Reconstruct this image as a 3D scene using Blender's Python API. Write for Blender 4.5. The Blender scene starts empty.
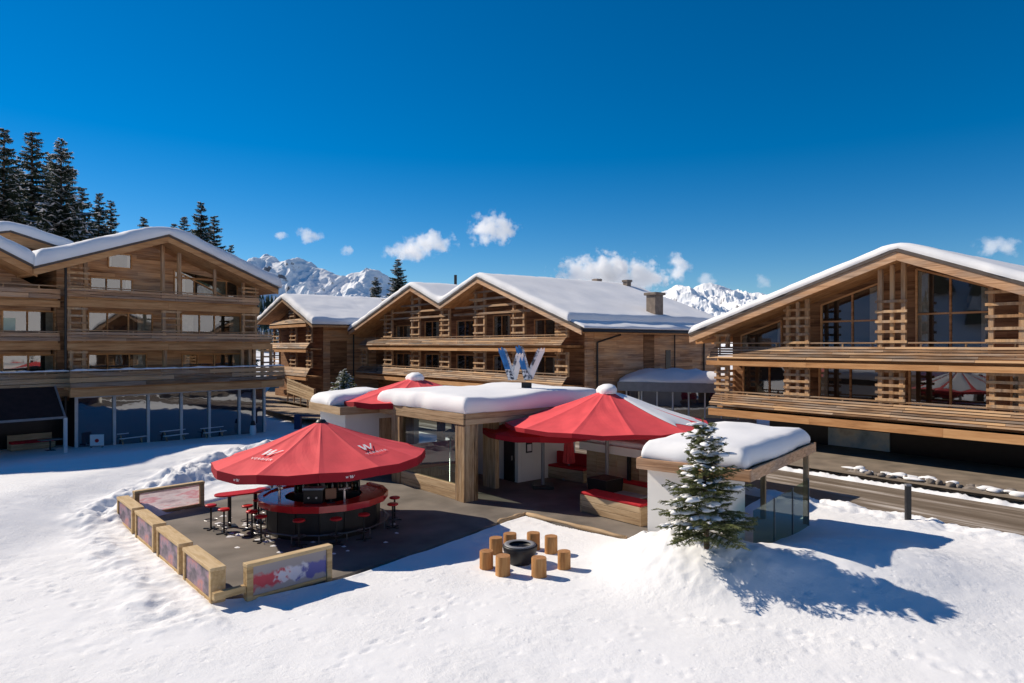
import bpy, bmesh, math, random
import numpy as np
from mathutils import Vector, Matrix, Euler

sc = bpy.context.scene
col = sc.collection
PI = math.pi
rad = math.radians
F = 683.0          # focal length in pixels of a 24 mm lens
CAMZ = 6.0
HOR = 345.0

# ------------------------------------------------------------------ objects
def tag(o, label=None, cat=None, group=None, kind=None):
    if label: o['label'] = label
    if cat: o['category'] = cat
    if group: o['group'] = group
    if kind: o['kind'] = kind
    return o

def empty(name, loc=(0, 0, 0), rz=0.0, label=None, cat=None, group=None):
    o = bpy.data.objects.new(name, None)
    col.objects.link(o)
    o.location = loc
    o.rotation_euler = (0, 0, rz)
    o.empty_display_size = 0.3
    return tag(o, label, cat, group)

def copy_tree(o, parent=None):
    c = o.copy()
    col.objects.link(c)
    if parent: c.parent = parent
    for ch in list(o.children):
        copy_tree(ch, c)
    return c

class MB:
    """collects faces and links them as ONE mesh object"""
    def __init__(self):
        self.v = []; self.f = []; self.mi = []
    def add(self, vs, fs, mi=0):
        n = len(self.v)
        self.v.extend([tuple(p) for p in vs])
        for f in fs:
            self.f.append(tuple(i + n for i in f)); self.mi.append(mi)
    def hexa(self, p, mi=0):
        # p: bottom 4 ccw, top 4 ccw
        self.add(p, [(3, 2, 1, 0), (4, 5, 6, 7), (0, 1, 5, 4), (1, 2, 6, 5), (2, 3, 7, 6), (3, 0, 4, 7)], mi)
    def box(self, x0, x1, y0, y1, z0, z1, mi=0):
        self.hexa([(x0, y0, z0), (x1, y0, z0), (x1, y1, z0), (x0, y1, z0),
                   (x0, y0, z1), (x1, y0, z1), (x1, y1, z1), (x0, y1, z1)], mi)
    def bar(self, a, b, w, h, up=(0, 0, 1), mi=0):
        a = Vector(a); b = Vector(b); d = (b - a).normalized(); up = Vector(up)
        s = d.cross(up)
        if s.length < 1e-5: s = d.cross(Vector((1, 0, 0)))
        s.normalize(); u = s.cross(d).normalized()
        s = s * (w / 2); u = u * (h / 2)
        self.hexa([a - s - u, b - s - u, b + s - u, a + s - u, a - s + u, b - s + u, b + s + u, a + s + u], mi)
    def prism(self, poly, axis, a, b, mi=0):
        """poly of 2D points extruded along axis 'x','y','z' from a to b"""
        n = len(poly)
        def P(p, t):
            if axis == 'y': return (p[0], t, p[1])
            if axis == 'x': return (t, p[0], p[1])
            return (p[0], p[1], t)
        vs = [P(p, a) for p in poly] + [P(p, b) for p in poly]
        fs = [tuple(range(n)), tuple(range(2 * n - 1, n - 1, -1))]
        for i in range(n):
            j = (i + 1) % n
            fs.append((i, i + n, j + n, j))
        self.add(vs, fs, mi)
    def tube(self, a, b, r0, r1=None, n=10, mi=0, cap=True):
        if r1 is None: r1 = r0
        a = Vector(a); b = Vector(b); d = (b - a).normalized()
        s = d.cross(Vector((0, 0, 1)))
        if s.length < 1e-4: s = Vector((1, 0, 0))
        s.normalize(); u = s.cross(d)
        vs = []
        for (c, r) in ((a, r0), (b, r1)):
            for k in range(n):
                t = 2 * PI * k / n
                vs.append(c + s * (r * math.cos(t)) + u * (r * math.sin(t)))
        fs = [(k, (k + 1) % n, n + (k + 1) % n, n + k) for k in range(n)]
        if cap:
            fs += [tuple(range(n - 1, -1, -1)), tuple(range(n, 2 * n))]
        self.add(vs, fs, mi)
    def lathe(self, prof, n=24, c=(0, 0, 0), mi=0, a0=0.0):
        m = len(prof); vs = []
        for k in range(n):
            t = a0 + 2 * PI * k / n
            for (r, z) in prof:
                vs.append((c[0] + r * math.cos(t), c[1] + r * math.sin(t), c[2] + z))
        fs = []
        for k in range(n):
            k2 = (k + 1) % n
            for i in range(m - 1):
                fs.append((k * m + i, k2 * m + i, k2 * m + i + 1, k * m + i + 1))
        self.add(vs, fs, mi)
    def build(self, name, mats, parent=None, smooth=False, bevel=0.0, loc=None):
        me = bpy.data.meshes.new(name)
        me.from_pydata(self.v, [], self.f)
        if not isinstance(mats, (list, tuple)): mats = [mats]
        for m in mats: me.materials.append(m)
        if any(self.mi): me.polygons.foreach_set('material_index', self.mi)
        bm = bmesh.new(); bm.from_mesh(me)
        bmesh.ops.recalc_face_normals(bm, faces=bm.faces)
        bm.to_mesh(me); bm.free()
        if smooth: me.polygons.foreach_set('use_smooth', [True] * len(me.polygons))
        o = bpy.data.objects.new(name, me)
        col.objects.link(o)
        if parent: o.parent = parent
        if loc: o.location = loc
        if bevel:
            b = o.modifiers.new('edge', 'BEVEL'); b.width = bevel; b.segments = 2
            b.limit_method = 'ANGLE'; b.angle_limit = rad(40)
        return o

# ------------------------------------------------------------------ frames
def gp(px, py, z=0.0):
    """ground point (at height z) seen at a place of the photo"""
    Y = F * (CAMZ - z) / (py - HOR)
    return Vector(((px - 512) / F * Y, Y, z))

class Frame:
    def __init__(self, O, d):
        self.O = Vector((O[0], O[1])); self.d = Vector(d).normalized()
        self.n = Vector((-self.d.y, self.d.x))
        self.rz = math.atan2(self.d.y, self.d.x)
    def uz(self, px, py, v=0.0):
        k = (px - 512) / F
        A = self.O + self.n * v
        # A.x + u d.x = k (A.y + u d.y)
        u = (k * A.y - A.x) / (self.d.x - k * self.d.y)
        Y = A.y + u * self.d.y
        return u, CAMZ + (HOR - py) / F * Y
    def U(self, px, v=0.0): return self.uz(px, HOR, v)[0]
    def W(self, u, v, z=0.0):
        p = self.O + self.d * u + self.n * v
        return Vector((p.x, p.y, z))
    def loc(self, p):
        q = Vector((p[0], p[1])) - self.O
        return q.dot(self.d), q.dot(self.n)

# ------------------------------------------------------------------ materials
def newmat(name):
    m = bpy.data.materials.new(name); m.use_nodes = True
    nt = m.node_tree
    b = nt.nodes['Principled BSDF']
    return m, nt, b

def N(nt, t, **kw):
    n = nt.nodes.new(t)
    for k, v in kw.items(): setattr(n, k, v)
    return n

def L(nt, a, b): nt.links.new(a, b)

def ramp(nt, stops):
    r = N(nt, 'ShaderNodeValToRGB')
    e = r.color_ramp.elements
    while len(e) < len(stops): e.new(0.5)
    for i, (p, c) in enumerate(stops):
        e[i].position = p; e[i].color = (c[0], c[1], c[2], 1)
    return r

def wood(name, cols, grain=(0.7, 0.7, 9.0), tint=0.55, plank=0.0, rough=0.75, sc_=1.0, axis='z', weather=0.0):
    """sawn wood: grain stretched along the board, every board (mesh island) with a tint of its own;
    plank > 0 lays courses of boards of that height over a big face"""
    m, nt, b = newmat(name)
    tc = N(nt, 'ShaderNodeTexCoord')
    geo = N(nt, 'ShaderNodeNewGeometry')
    oi = N(nt, 'ShaderNodeObjectInfo')
    mp = N(nt, 'ShaderNodeMapping'); mp.inputs['Scale'].default_value = [g * sc_ for g in grain]
    add = N(nt, 'ShaderNodeVectorMath', operation='ADD')
    rnd = N(nt, 'ShaderNodeMath', operation='MULTIPLY_ADD')
    L(nt, geo.outputs['Random Per Island'], rnd.inputs[0]); rnd.inputs[1].default_value = 37.0
    L(nt, oi.outputs['Random'], rnd.inputs[2])
    L(nt, tc.outputs['Object'], add.inputs[0]); L(nt, rnd.outputs[0], add.inputs[1])
    L(nt, add.outputs[0], mp.inputs['Vector'])
    n1 = N(nt, 'ShaderNodeTexNoise'); n1.inputs['Scale'].default_value = 1.0; n1.inputs['Detail'].default_value = 6; n1.inputs['Roughness'].default_value = 0.65
    L(nt, mp.outputs[0], n1.inputs['Vector'])
    # big weather patches
    n2 = N(nt, 'ShaderNodeTexNoise'); n2.inputs['Scale'].default_value = 0.35; n2.inputs['Detail'].default_value = 3
    L(nt, add.outputs[0], n2.inputs['Vector'])
    f = N(nt, 'ShaderNodeMath', operation='MULTIPLY_ADD')
    L(nt, n1.outputs['Fac'], f.inputs[0]); f.inputs[1].default_value = 1.25
    g = N(nt, 'ShaderNodeMath', operation='MULTIPLY_ADD')
    L(nt, geo.outputs['Random Per Island'], g.inputs[0]); g.inputs[1].default_value = tint; g.inputs[2].default_value = -tint / 2 - 0.36
    g2 = N(nt, 'ShaderNodeMath', operation='MULTIPLY_ADD')
    L(nt, n2.outputs['Fac'], g2.inputs[0]); g2.inputs[1].default_value = 0.45
    L(nt, g.outputs[0], g2.inputs[2])
    L(nt, g2.outputs[0], f.inputs[2])
    last = f
    bump_h = n1.outputs['Fac']
    if plank:
        sx = N(nt, 'ShaderNodeSeparateXYZ'); L(nt, tc.outputs['Object'], sx.inputs[0])
        al = N(nt, 'ShaderNodeMath', operation='ADD'); L(nt, sx.outputs['X'], al.inputs[0]); L(nt, sx.outputs['Y'], al.inputs[1])
        if axis == 'z': across, along = sx.outputs['Z'], al.outputs[0]
        else: across, along = al.outputs[0], sx.outputs['Z']
        dv = N(nt, 'ShaderNodeMath', operation='DIVIDE'); L(nt, across, dv.inputs[0]); dv.inputs[1].default_value = plank
        fl = N(nt, 'ShaderNodeMath', operation='FLOOR'); L(nt, dv.outputs[0], fl.inputs[0])
        wn = N(nt, 'ShaderNodeTexWhiteNoise', noise_dimensions='1D'); L(nt, fl.outputs[0], wn.inputs['W'])
        a2 = N(nt, 'ShaderNodeMath', operation='MULTIPLY_ADD'); L(nt, wn.outputs['Value'], a2.inputs[0]); a2.inputs[1].default_value = 9.0; L(nt, along, a2.inputs[2])
        d2 = N(nt, 'ShaderNodeMath', operation='DIVIDE'); L(nt, a2.outputs[0], d2.inputs[0]); d2.inputs[1].default_value = 3.1
        f2 = N(nt, 'ShaderNodeMath', operation='FLOOR'); L(nt, d2.outputs[0], f2.inputs[0])
        cb = N(nt, 'ShaderNodeCombineXYZ'); L(nt, fl.outputs[0], cb.inputs[0]); L(nt, f2.outputs[0], cb.inputs[1])
        w2 = N(nt, 'ShaderNodeTexWhiteNoise', noise_dimensions='2D'); L(nt, cb.outputs[0], w2.inputs['Vector'])
        h = N(nt, 'ShaderNodeMath', operation='MULTIPLY_ADD'); L(nt, w2.outputs['Value'], h.inputs[0]); h.inputs[1].default_value = 0.34
        L(nt, f.outputs[0], h.inputs[2])
        h2 = N(nt, 'ShaderNodeMath', operation='SUBTRACT'); L(nt, h.outputs[0], h2.inputs[0]); h2.inputs[1].default_value = 0.14
        last = h2
        fr = N(nt, 'ShaderNodeMath', operation='FRACT'); L(nt, dv.outputs[0], fr.inputs[0])
        pr = ramp(nt, [(0.0, (0, 0, 0)), (0.10, (1, 1, 1)), (0.92, (1, 1, 1)), (1.0, (0, 0, 0))]); L(nt, fr.outputs[0], pr.inputs[0])
        mm = N(nt, 'ShaderNodeMath', operation='MULTIPLY_ADD'); L(nt, pr.outputs[0], mm.inputs[0]); mm.inputs[1].default_value = 2.0; L(nt, n1.outputs['Fac'], mm.inputs[2])
        bump_h = mm.outputs[0]
    r = ramp(nt, [(0.12, cols[0]), (0.45, cols[1]), (0.78, cols[2])])
    L(nt, last.outputs[0], r.inputs[0])
    if weather:
        # silvered areas where the sun and rain have bleached the boards
        m2 = N(nt, 'ShaderNodeMapping'); m2.inputs['Scale'].default_value = [0.35 * g / max(grain) * 4 + 0.25 for g in grain]
        L(nt, add.outputs[0], m2.inputs['Vector'])
        n4 = N(nt, 'ShaderNodeTexNoise'); n4.inputs['Scale'].default_value = 1.0; n4.inputs['Detail'].default_value = 5; n4.inputs['Roughness'].default_value = .6
        L(nt, m2.outputs[0], n4.inputs['Vector'])
        wr = ramp(nt, [(0.44, (0, 0, 0)), (0.62, (weather,) * 3)]); L(nt, n4.outputs['Fac'], wr.inputs[0])
        gr = ramp(nt, [(0.25, (0.10, 0.082, 0.07)), (0.75, (0.46, 0.40, 0.345))]); L(nt, n1.outputs['Fac'], gr.inputs[0])
        mw = N(nt, 'ShaderNodeMix', data_type='RGBA'); L(nt, wr.outputs[0], mw.inputs['Factor']); L(nt, r.outputs[0], mw.inputs['A']); L(nt, gr.outputs[0], mw.inputs['B'])
        L(nt, mw.outputs['Result'], b.inputs['Base Color'])
    else:
        L(nt, r.outputs[0], b.inputs['Base Color'])
    b.inputs['Roughness'].default_value = rough
    b.inputs['Specular IOR Level'].default_value = 0.25
    bp = N(nt, 'ShaderNodeBump'); bp.inputs['Strength'].default_value = 0.45; bp.inputs['Distance'].default_value = 0.02
    L(nt, bump_h, bp.inputs['Height']); L(nt, bp.outputs[0], b.inputs['Normal'])
    return m

def plain(name, c, rough=0.6, metal=0.0, spec=0.4, var=0.12, scale=3.0, bump=0.0, bscale=40.0, sheen=0.0):
    m, nt, b = newmat(name)
    tc = N(nt, 'ShaderNodeTexCoord')
    n1 = N(nt, 'ShaderNodeTexNoise'); n1.inputs['Scale'].default_value = scale; n1.inputs['Detail'].default_value = 5
    L(nt, tc.outputs['Object'], n1.inputs['Vector'])
    lo = [x * (1 - var) for x in c]; hi = [min(1, x * (1 + var)) for x in c]
    r = ramp(nt, [(0.3, lo), (0.7, hi)])
    L(nt, n1.outputs['Fac'], r.inputs[0]); L(nt, r.outputs[0], b.inputs['Base Color'])
    b.inputs['Roughness'].default_value = rough; b.inputs['Metallic'].default_value = metal
    b.inputs['Specular IOR Level'].default_value = spec
    if bump:
        n2 = N(nt, 'ShaderNodeTexNoise'); n2.inputs['Scale'].default_value = bscale; n2.inputs['Detail'].default_value = 4
        L(nt, tc.outputs['Object'], n2.inputs['Vector'])
        bp = N(nt, 'ShaderNodeBump'); bp.inputs['Strength'].default_value = bump; bp.inputs['Distance'].default_value = 0.02
        L(nt, n2.outputs['Fac'], bp.inputs['Height']); L(nt, bp.outputs[0], b.inputs['Normal'])
    return m

def snowmat(name, bump=0.5, bscale=7.0, base=(0.86, 0.86, 0.87)):
    m, nt, b = newmat(name)
    tc = N(nt, 'ShaderNodeTexCoord')
    n1 = N(nt, 'ShaderNodeTexNoise'); n1.inputs['Scale'].default_value = 0.45; n1.inputs['Detail'].default_value = 6
    L(nt, tc.outputs['Object'], n1.inputs['Vector'])
    r = ramp(nt, [(0.3, [x * 0.95 for x in base]), (0.65, base)])
    L(nt, n1.outputs['Fac'], r.inputs[0]); L(nt, r.outputs[0], b.inputs['Base Color'])
    b.inputs['Roughness'].default_value = 0.85
    b.inputs['Specular IOR Level'].default_value = 0.15
    n2 = N(nt, 'ShaderNodeTexNoise'); n2.inputs['Scale'].default_value = bscale; n2.inputs['Detail'].default_value = 8; n2.inputs['Roughness'].default_value = 0.7
    L(nt, tc.outputs['Object'], n2.inputs['Vector'])
    # roughness comes in patches: wind smoothed next to trodden
    n3 = N(nt, 'ShaderNodeTexNoise'); n3.inputs['Scale'].default_value = 0.55; n3.inputs['Detail'].default_value = 3
    L(nt, tc.outputs['Object'], n3.inputs['Vector'])
    r3 = ramp(nt, [(0.38, (0.25, 0.25, 0.25)), (0.62, (1, 1, 1))]); L(nt, n3.outputs['Fac'], r3.inputs[0])
    ml = N(nt, 'ShaderNodeMath', operation='MULTIPLY'); L(nt, n2.outputs['Fac'], ml.inputs[0]); L(nt, r3.outputs[0], ml.inputs[1])
    # scattered crumbs and pits
    vo = N(nt, 'ShaderNodeTexVoronoi'); vo.inputs['Scale'].default_value = bscale * 0.33; vo.inputs['Randomness'].default_value = 1.0
    L(nt, tc.outputs['Object'], vo.inputs['Vector'])
    rv = ramp(nt, [(0.0, (1, 1, 1)), (0.16, (0, 0, 0))]); L(nt, vo.outputs['Distance'], rv.inputs[0])
    sm_ = N(nt, 'ShaderNodeMath', operation='MULTIPLY_ADD'); L(nt, rv.outputs[0], sm_.inputs[0]); sm_.inputs[1].default_value = -0.35; L(nt, ml.outputs[0], sm_.inputs[2])
    bp = N(nt, 'ShaderNodeBump'); bp.inputs['Strength'].default_value = bump; bp.inputs['Distance'].default_value = 0.06
    L(nt, sm_.outputs[0], bp.inputs['Height']); L(nt, bp.outputs[0], b.inputs['Normal'])
    return m

def glassmat(name, c=(0.012, 0.016, 0.02), mix=0.28, rough=0.02):
    m, nt, b = newmat(name)
    b.inputs['Base Color'].default_value = (*c, 1); b.inputs['Roughness'].default_value = 0.05
    b.inputs['Specular IOR Level'].default_value = 0.5
    gl = N(nt, 'ShaderNodeBsdfGlossy'); gl.inputs['Roughness'].default_value = rough; gl.inputs['Color'].default_value = (0.9, 0.93, 0.95, 1)
    tc = N(nt, 'ShaderNodeTexCoord')
    n2 = N(nt, 'ShaderNodeTexNoise'); n2.inputs['Scale'].default_value = 0.9; n2.inputs['Detail'].default_value = 2
    L(nt, tc.outputs['Object'], n2.inputs['Vector'])
    bp = N(nt, 'ShaderNodeBump'); bp.inputs['Strength'].default_value = 0.10; bp.inputs['Distance'].default_value = 0.05
    L(nt, n2.outputs['Fac'], bp.inputs['Height']); L(nt, bp.outputs[0], gl.inputs['Normal'])
    mx = N(nt, 'ShaderNodeMixShader'); mx.inputs[0].default_value = mix
    out = nt.nodes['Material Output']
    L(nt, b.outputs[0], mx.inputs[1]); L(nt, gl.outputs[0], mx.inputs[2]); L(nt, mx.outputs[0], out.inputs['Surface'])
    return m

def clearglass(name, tintc=(0.75, 0.86, 0.82), mix=0.12, wobble=False):
    m, nt, b = newmat(name)
    tr = N(nt, 'ShaderNodeBsdfTransparent'); tr.inputs['Color'].default_value = (*tintc, 1)
    gl = N(nt, 'ShaderNodeBsdfGlossy'); gl.inputs['Roughness'].default_value = 0.02
    if wobble:
        tc = N(nt, 'ShaderNodeTexCoord'); n2 = N(nt, 'ShaderNodeTexNoise'); n2.inputs['Scale'].default_value = 0.8; n2.inputs['Detail'].default_value = 1
        L(nt, tc.outputs['Object'], n2.inputs['Vector'])
        bp = N(nt, 'ShaderNodeBump'); bp.inputs['Strength'].default_value = 0.05; bp.inputs['Distance'].default_value = 0.05
        L(nt, n2.outputs['Fac'], bp.inputs['Height']); L(nt, bp.outputs[0], gl.inputs['Normal'])
    mx = N(nt, 'ShaderNodeMixShader'); mx.inputs[0].default_value = mix
    out = nt.nodes['Material Output']
    L(nt, tr.outputs[0], mx.inputs[1]); L(nt, gl.outputs[0], mx.inputs[2]); L(nt, mx.outputs[0], out.inputs['Surface'])
    return m

def printmat(name, stops, scale=(1.2, 1.2, 2.5), base_scale=1.0, seed=0.0):
    """a printed banner: blotches of colour"""
    m, nt, b = newmat(name)
    tc = N(nt, 'ShaderNodeTexCoord'); mp = N(nt, 'ShaderNodeMapping'); mp.inputs['Scale'].default_value = scale
    mp.inputs['Location'].default_value = (seed, seed * 0.7, 0)
    L(nt, tc.outputs['Object'], mp.inputs['Vector'])
    v = N(nt, 'ShaderNodeTexNoise'); v.inputs['Scale'].default_value = base_scale; v.inputs['Detail'].default_value = 5; v.inputs['Roughness'].default_value = 0.6
    L(nt, mp.outputs[0], v.inputs['Vector'])
    r = ramp(nt, stops); r.color_ramp.interpolation = 'LINEAR'
    L(nt, v.outputs['Fac'], r.inputs[0]); L(nt, r.outputs[0], b.inputs['Base Color'])
    b.inputs['Roughness'].default_value = 0.5
    return m

M = {}
# weathered larch, three shades; pale new spruce
M['wall'] = wood('larch_wall', [(0.13, 0.060, 0.028), (0.46, 0.238, 0.115), (0.70, 0.42, 0.225)], grain=(0.5, 0.5, 9), plank=0.24, tint=0.3, weather=0.45)  # lightened for the shaded walls: missing fill light is put into the colour
M['board'] = wood('larch_board', [(0.065, 0.034, 0.018), (0.285, 0.16, 0.082), (0.55, 0.345, 0.185)], grain=(0.6, 4, 22), tint=0.6, weather=0.6)
M['board_warm'] = wood('larch_board_warm', [(0.17, 0.083, 0.042), (0.52, 0.285, 0.15), (0.74, 0.47, 0.28)], grain=(0.7, 4, 20), tint=0.4, weather=0.5)  # paler boards: fill light for the shaded left parapets worked into the colour
M['post'] = wood('larch_post', [(0.16, 0.085, 0.042), (0.43, 0.24, 0.115), (0.63, 0.40, 0.21)], grain=(5, 5, 0.6), tint=0.5, weather=0.5)
M['beam'] = wood('larch_beam', [(0.19, 0.088, 0.036), (0.50, 0.245, 0.10), (0.66, 0.37, 0.17)], grain=(0.5, 2, 5), tint=0.4)
M['soffit'] = wood('larch_soffit', [(0.18, 0.088, 0.036), (0.48, 0.245, 0.105), (0.64, 0.37, 0.175)], grain=(0.5, 4, 4), tint=0.3)
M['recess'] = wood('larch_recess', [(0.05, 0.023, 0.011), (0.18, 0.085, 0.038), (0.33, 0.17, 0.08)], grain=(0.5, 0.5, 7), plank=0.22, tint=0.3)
M['pine'] = wood('pale_pine', [(0.30, 0.18, 0.075), (0.50, 0.34, 0.165), (0.64, 0.47, 0.27)], grain=(1.0, 6, 6), tint=0.4, sc_=1.6)
M['pillar'] = wood('pillar_timber', [(0.11, 0.058, 0.025), (0.37, 0.235, 0.125), (0.60, 0.43, 0.26)], grain=(9, 9, 0.8), tint=0.7, sc_=1.5, weather=0.4)
M['fascia'] = wood('fascia_timber', [(0.20, 0.125, 0.065), (0.40, 0.275, 0.16), (0.55, 0.41, 0.26)], grain=(0.7, 0.7, 10), tint=0.5, sc_=1.2)
M['log'] = wood('peeled_log', [(0.24, 0.095, 0.028), (0.44, 0.205, 0.07), (0.57, 0.31, 0.125)], grain=(7, 7, 1.0), tint=0.4, sc_=1.8)
M['logtop'] = wood('sawn_log_end', [(0.25, 0.11, 0.04), (0.38, 0.18, 0.07), (0.48, 0.26, 0.12)], grain=(9, 9, 9), tint=0.4)
M['snow'] = snowmat('roof_snow', bump=0.25, bscale=3.0)
M['gsnow'] = snowmat('ground_snow', bump=0.5, bscale=9.0)
M['asphalt'] = plain('terrace_carpet', (0.165, 0.142, 0.12), rough=0.85, var=0.34, scale=0.7, bump=0.3, bscale=60)
M['white'] = plain('white_plaster', (0.78, 0.76, 0.72), rough=0.8, var=0.04, scale=1.2, bump=0.1, bscale=30)
M['frame'] = plain('white_metal_frame', (0.62, 0.62, 0.62), rough=0.45, var=0.05)
M['dark'] = plain('dark_metal', (0.018, 0.017, 0.018), rough=0.45, var=0.2)
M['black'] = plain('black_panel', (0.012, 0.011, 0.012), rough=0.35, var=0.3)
M['steel'] = plain('brushed_steel', (0.55, 0.55, 0.57), rough=0.3, metal=0.9, var=0.1)
M['grey'] = plain('grey_metal', (0.22, 0.22, 0.23), rough=0.5, var=0.1)
M['red'] = plain('red_canvas', (0.92, 0.105, 0.115), rough=0.75, spec=0.25, var=0.10, scale=1.5, bump=0.15, bscale=9)
M['redgloss'] = plain('red_counter', (0.50, 0.012, 0.016), rough=0.12, spec=0.6, var=0.08)
M['redseat'] = plain('red_seat', (0.55, 0.018, 0.02), rough=0.4, var=0.08)
M['redcush'] = plain('red_cushion', (0.45, 0.012, 0.02), rough=0.85, var=0.12, bump=0.1)
M['redshade'] = plain('shaded_red_canvas', (0.30, 0.008, 0.018), rough=0.75, spec=0.25, var=0.1, scale=1.5)  # darker copy of the red canvas; the valance's shade is put into its colour
M['railsteel'] = plain('dull_steel', (0.16, 0.16, 0.17), rough=0.4, metal=0.7, var=0.15)
M['whiteprint'] = plain('white_print', (0.82, 0.80, 0.80), rough=0.7, var=0.02)
M['glass'] = clearglass('window_glass', (0.80, 0.84, 0.82), 0.20, wobble=True)
M['glass_low'] = glassmat('shopfront_glass', c=(0.012, 0.022, 0.045), mix=0.20, rough=0.015)
M['clear'] = clearglass('clear_glass', (0.50, 0.58, 0.55), 0.10)
M['balus'] = clearglass('balustrade_glass', (0.62, 0.76, 0.71), 0.10)
M['stone'] = plain('rough_stone', (0.20, 0.17, 0.145), rough=0.9, var=0.5, scale=4, bump=0.8, bscale=6)
M['chim'] = plain('chimney_render', (0.20, 0.16, 0.13), rough=0.9, var=0.25, scale=3, bump=0.3)
M['bark'] = plain('bark', (0.07, 0.045, 0.03), rough=0.95, var=0.4, scale=12, bump=0.8, bscale=20)
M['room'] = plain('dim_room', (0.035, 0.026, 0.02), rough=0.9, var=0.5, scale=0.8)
M['curtain'] = plain('linen_curtain', (0.42, 0.36, 0.29), rough=0.9, var=0.15, scale=6)
M['roofdeck'] = plain('roof_edge_metal', (0.09, 0.07, 0.06), rough=0.6, var=0.2)
# ------------------------------------------------------------------ camera, light, sky
cam = bpy.data.cameras.new('camera'); cam.lens = 36.0 * F / 1024.0; cam.sensor_width = 36.0
cam.shift_y = (HOR - 341.5) / 1024.0
cam.clip_end = 30000; cam.clip_start = 0.1
camo = bpy.data.objects.new('camera', cam); col.objects.link(camo)
camo.location = (0, 0, CAMZ); camo.rotation_euler = (PI / 2, 0, 0)
sc.camera = camo

SUN_EL = rad(36.5)
SUN_H = Vector((0.905, -0.425)).normalized()      # the way shadows fall on the ground
sun = bpy.data.lights.new('sun', 'SUN'); sun.energy = 4.75; sun.angle = rad(0.53); sun.color = (1.0, 0.89, 0.735)
suno = bpy.data.objects.new('sun', sun); col.objects.link(suno)
dirv = Vector((SUN_H.x * math.cos(SUN_EL), SUN_H.y * math.cos(SUN_EL), -math.sin(SUN_EL)))
suno.rotation_euler = dirv.to_track_quat('-Z', 'Y').to_euler()
suno.location = (-40, 30, 60)

w = bpy.data.worlds.new('World'); sc.world = w; w.use_nodes = True
nt = w.node_tree
bg = nt.nodes['Background']
sky = N(nt, 'ShaderNodeTexSky', sky_type='NISHITA')
sky.sun_disc = False; sky.sun_elevation = SUN_EL
sky.sun_rotation = math.atan2(-SUN_H.x, -SUN_H.y)
sky.altitude = 1800; sky.air_density = 1.0; sky.dust_density = 0.05; sky.ozone_density = 3.0
hs = N(nt, 'ShaderNodeHueSaturation'); hs.inputs['Saturation'].default_value = 1.47; hs.inputs['Hue'].default_value = 0.500
L(nt, sky.outputs[0], hs.inputs['Color']); L(nt, hs.outputs[0], bg.inputs['Color'])
bg.inputs['Strength'].default_value = 0.089

sc.view_settings.view_transform = 'Standard'
sc.view_settings.look = 'None'
sc.view_settings.exposure = 0.18
sc.view_settings.gamma = 1.0
sc.render.engine = 'CYCLES'
sc.cycles.use_denoising = True
sc.cycles.max_bounces = 8; sc.cycles.diffuse_bounces = 4; sc.cycles.glossy_bounces = 3
sc.cycles.transparent_max_bounces = 12; sc.cycles.volume_bounces = 7

# ------------------------------------------------------------------ numpy value noise
def _hash(i, j, s):
    n = (i * 374761393 + j * 668265263 + s * 974634541) & 0xFFFFFFFF
    n = ((n ^ (n >> 13)) * 1274126177) & 0xFFFFFFFF
    return ((n ^ (n >> 16)) & 0xFFFF) / 65535.0

def vnoise(x, y, s=0):
    xi = np.floor(x).astype(np.int64); yi = np.floor(y).astype(np.int64)
    fx = x - xi; fy = y - yi
    fx = fx * fx * fx * (fx * (fx * 6 - 15) + 10); fy = fy * fy * fy * (fy * (fy * 6 - 15) + 10)
    a = _hash(xi, yi, s); b = _hash(xi + 1, yi, s); c = _hash(xi, yi + 1, s); d = _hash(xi + 1, yi + 1, s)
    return (a + (b - a) * fx) * (1 - fy) + (c + (d - c) * fx) * fy

def fbm(x, y, oct=4, s=0, gain=0.5):
    r = 0; a = 1.0; t = 0
    for o in range(oct):
        r = r + a * vnoise(x, y, s + o * 17); t += a; a *= gain
        x = x * 2.03 + 13.7; y = y * 2.03 - 7.1
    return r / t          # 0..1

def ridged(x, y, oct=5, s=0, gain=0.5):
    r = 0; a = 1.0; t = 0
    for o in range(oct):
        n = 1 - np.abs(2 * vnoise(x, y, s + o * 31) - 1)
        r = r + a * n * n; t += a; a *= gain
        x = x * 2.07 + 5.3; y = y * 2.07 + 9.1
    return r / t

def sdf(poly, X, Y):
    """signed distance to a polygon, negative inside"""
    d = np.full(X.shape, 1e9); inside = np.zeros(X.shape, bool)
    n = len(poly)
    for i in range(n):
        ax, ay = poly[i][0], poly[i][1]; bx, by = poly[(i + 1) % n][0], poly[(i + 1) % n][1]
        ex, ey = bx - ax, by - ay
        t = np.clip(((X - ax) * ex + (Y - ay) * ey) / (ex * ex + ey * ey + 1e-12), 0, 1)
        d = np.minimum(d, np.hypot(X - ax - t * ex, Y - ay - t * ey))
        c = ((ay > Y) != (by > Y)) & (X < (bx - ax) * (Y - ay) / (by - ay + 1e-12) + ax)
        inside ^= c
    return np.where(inside, -d, d)

def segd(pts, X, Y):
    d = np.full(X.shape, 1e9)
    for (a, b) in zip(pts[:-1], pts[1:]):
        ex, ey = b[0] - a[0], b[1] - a[1]
        t = np.clip(((X - a[0]) * ex + (Y - a[1]) * ey) / (ex * ex + ey * ey), 0, 1)
        d = np.minimum(d, np.hypot(X - a[0] - t * ex, Y - a[1] - t * ey))
    return d

def ss(a, b, x):
    t = np.clip((x - a) / (b - a), 0, 1)
    return t * t * (3 - 2 * t)

# ------------------------------------------------------------------ layout on the ground
def G(px, py, z=0.0):
    p = gp(px, py, z); return (p.x, p.y)

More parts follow.
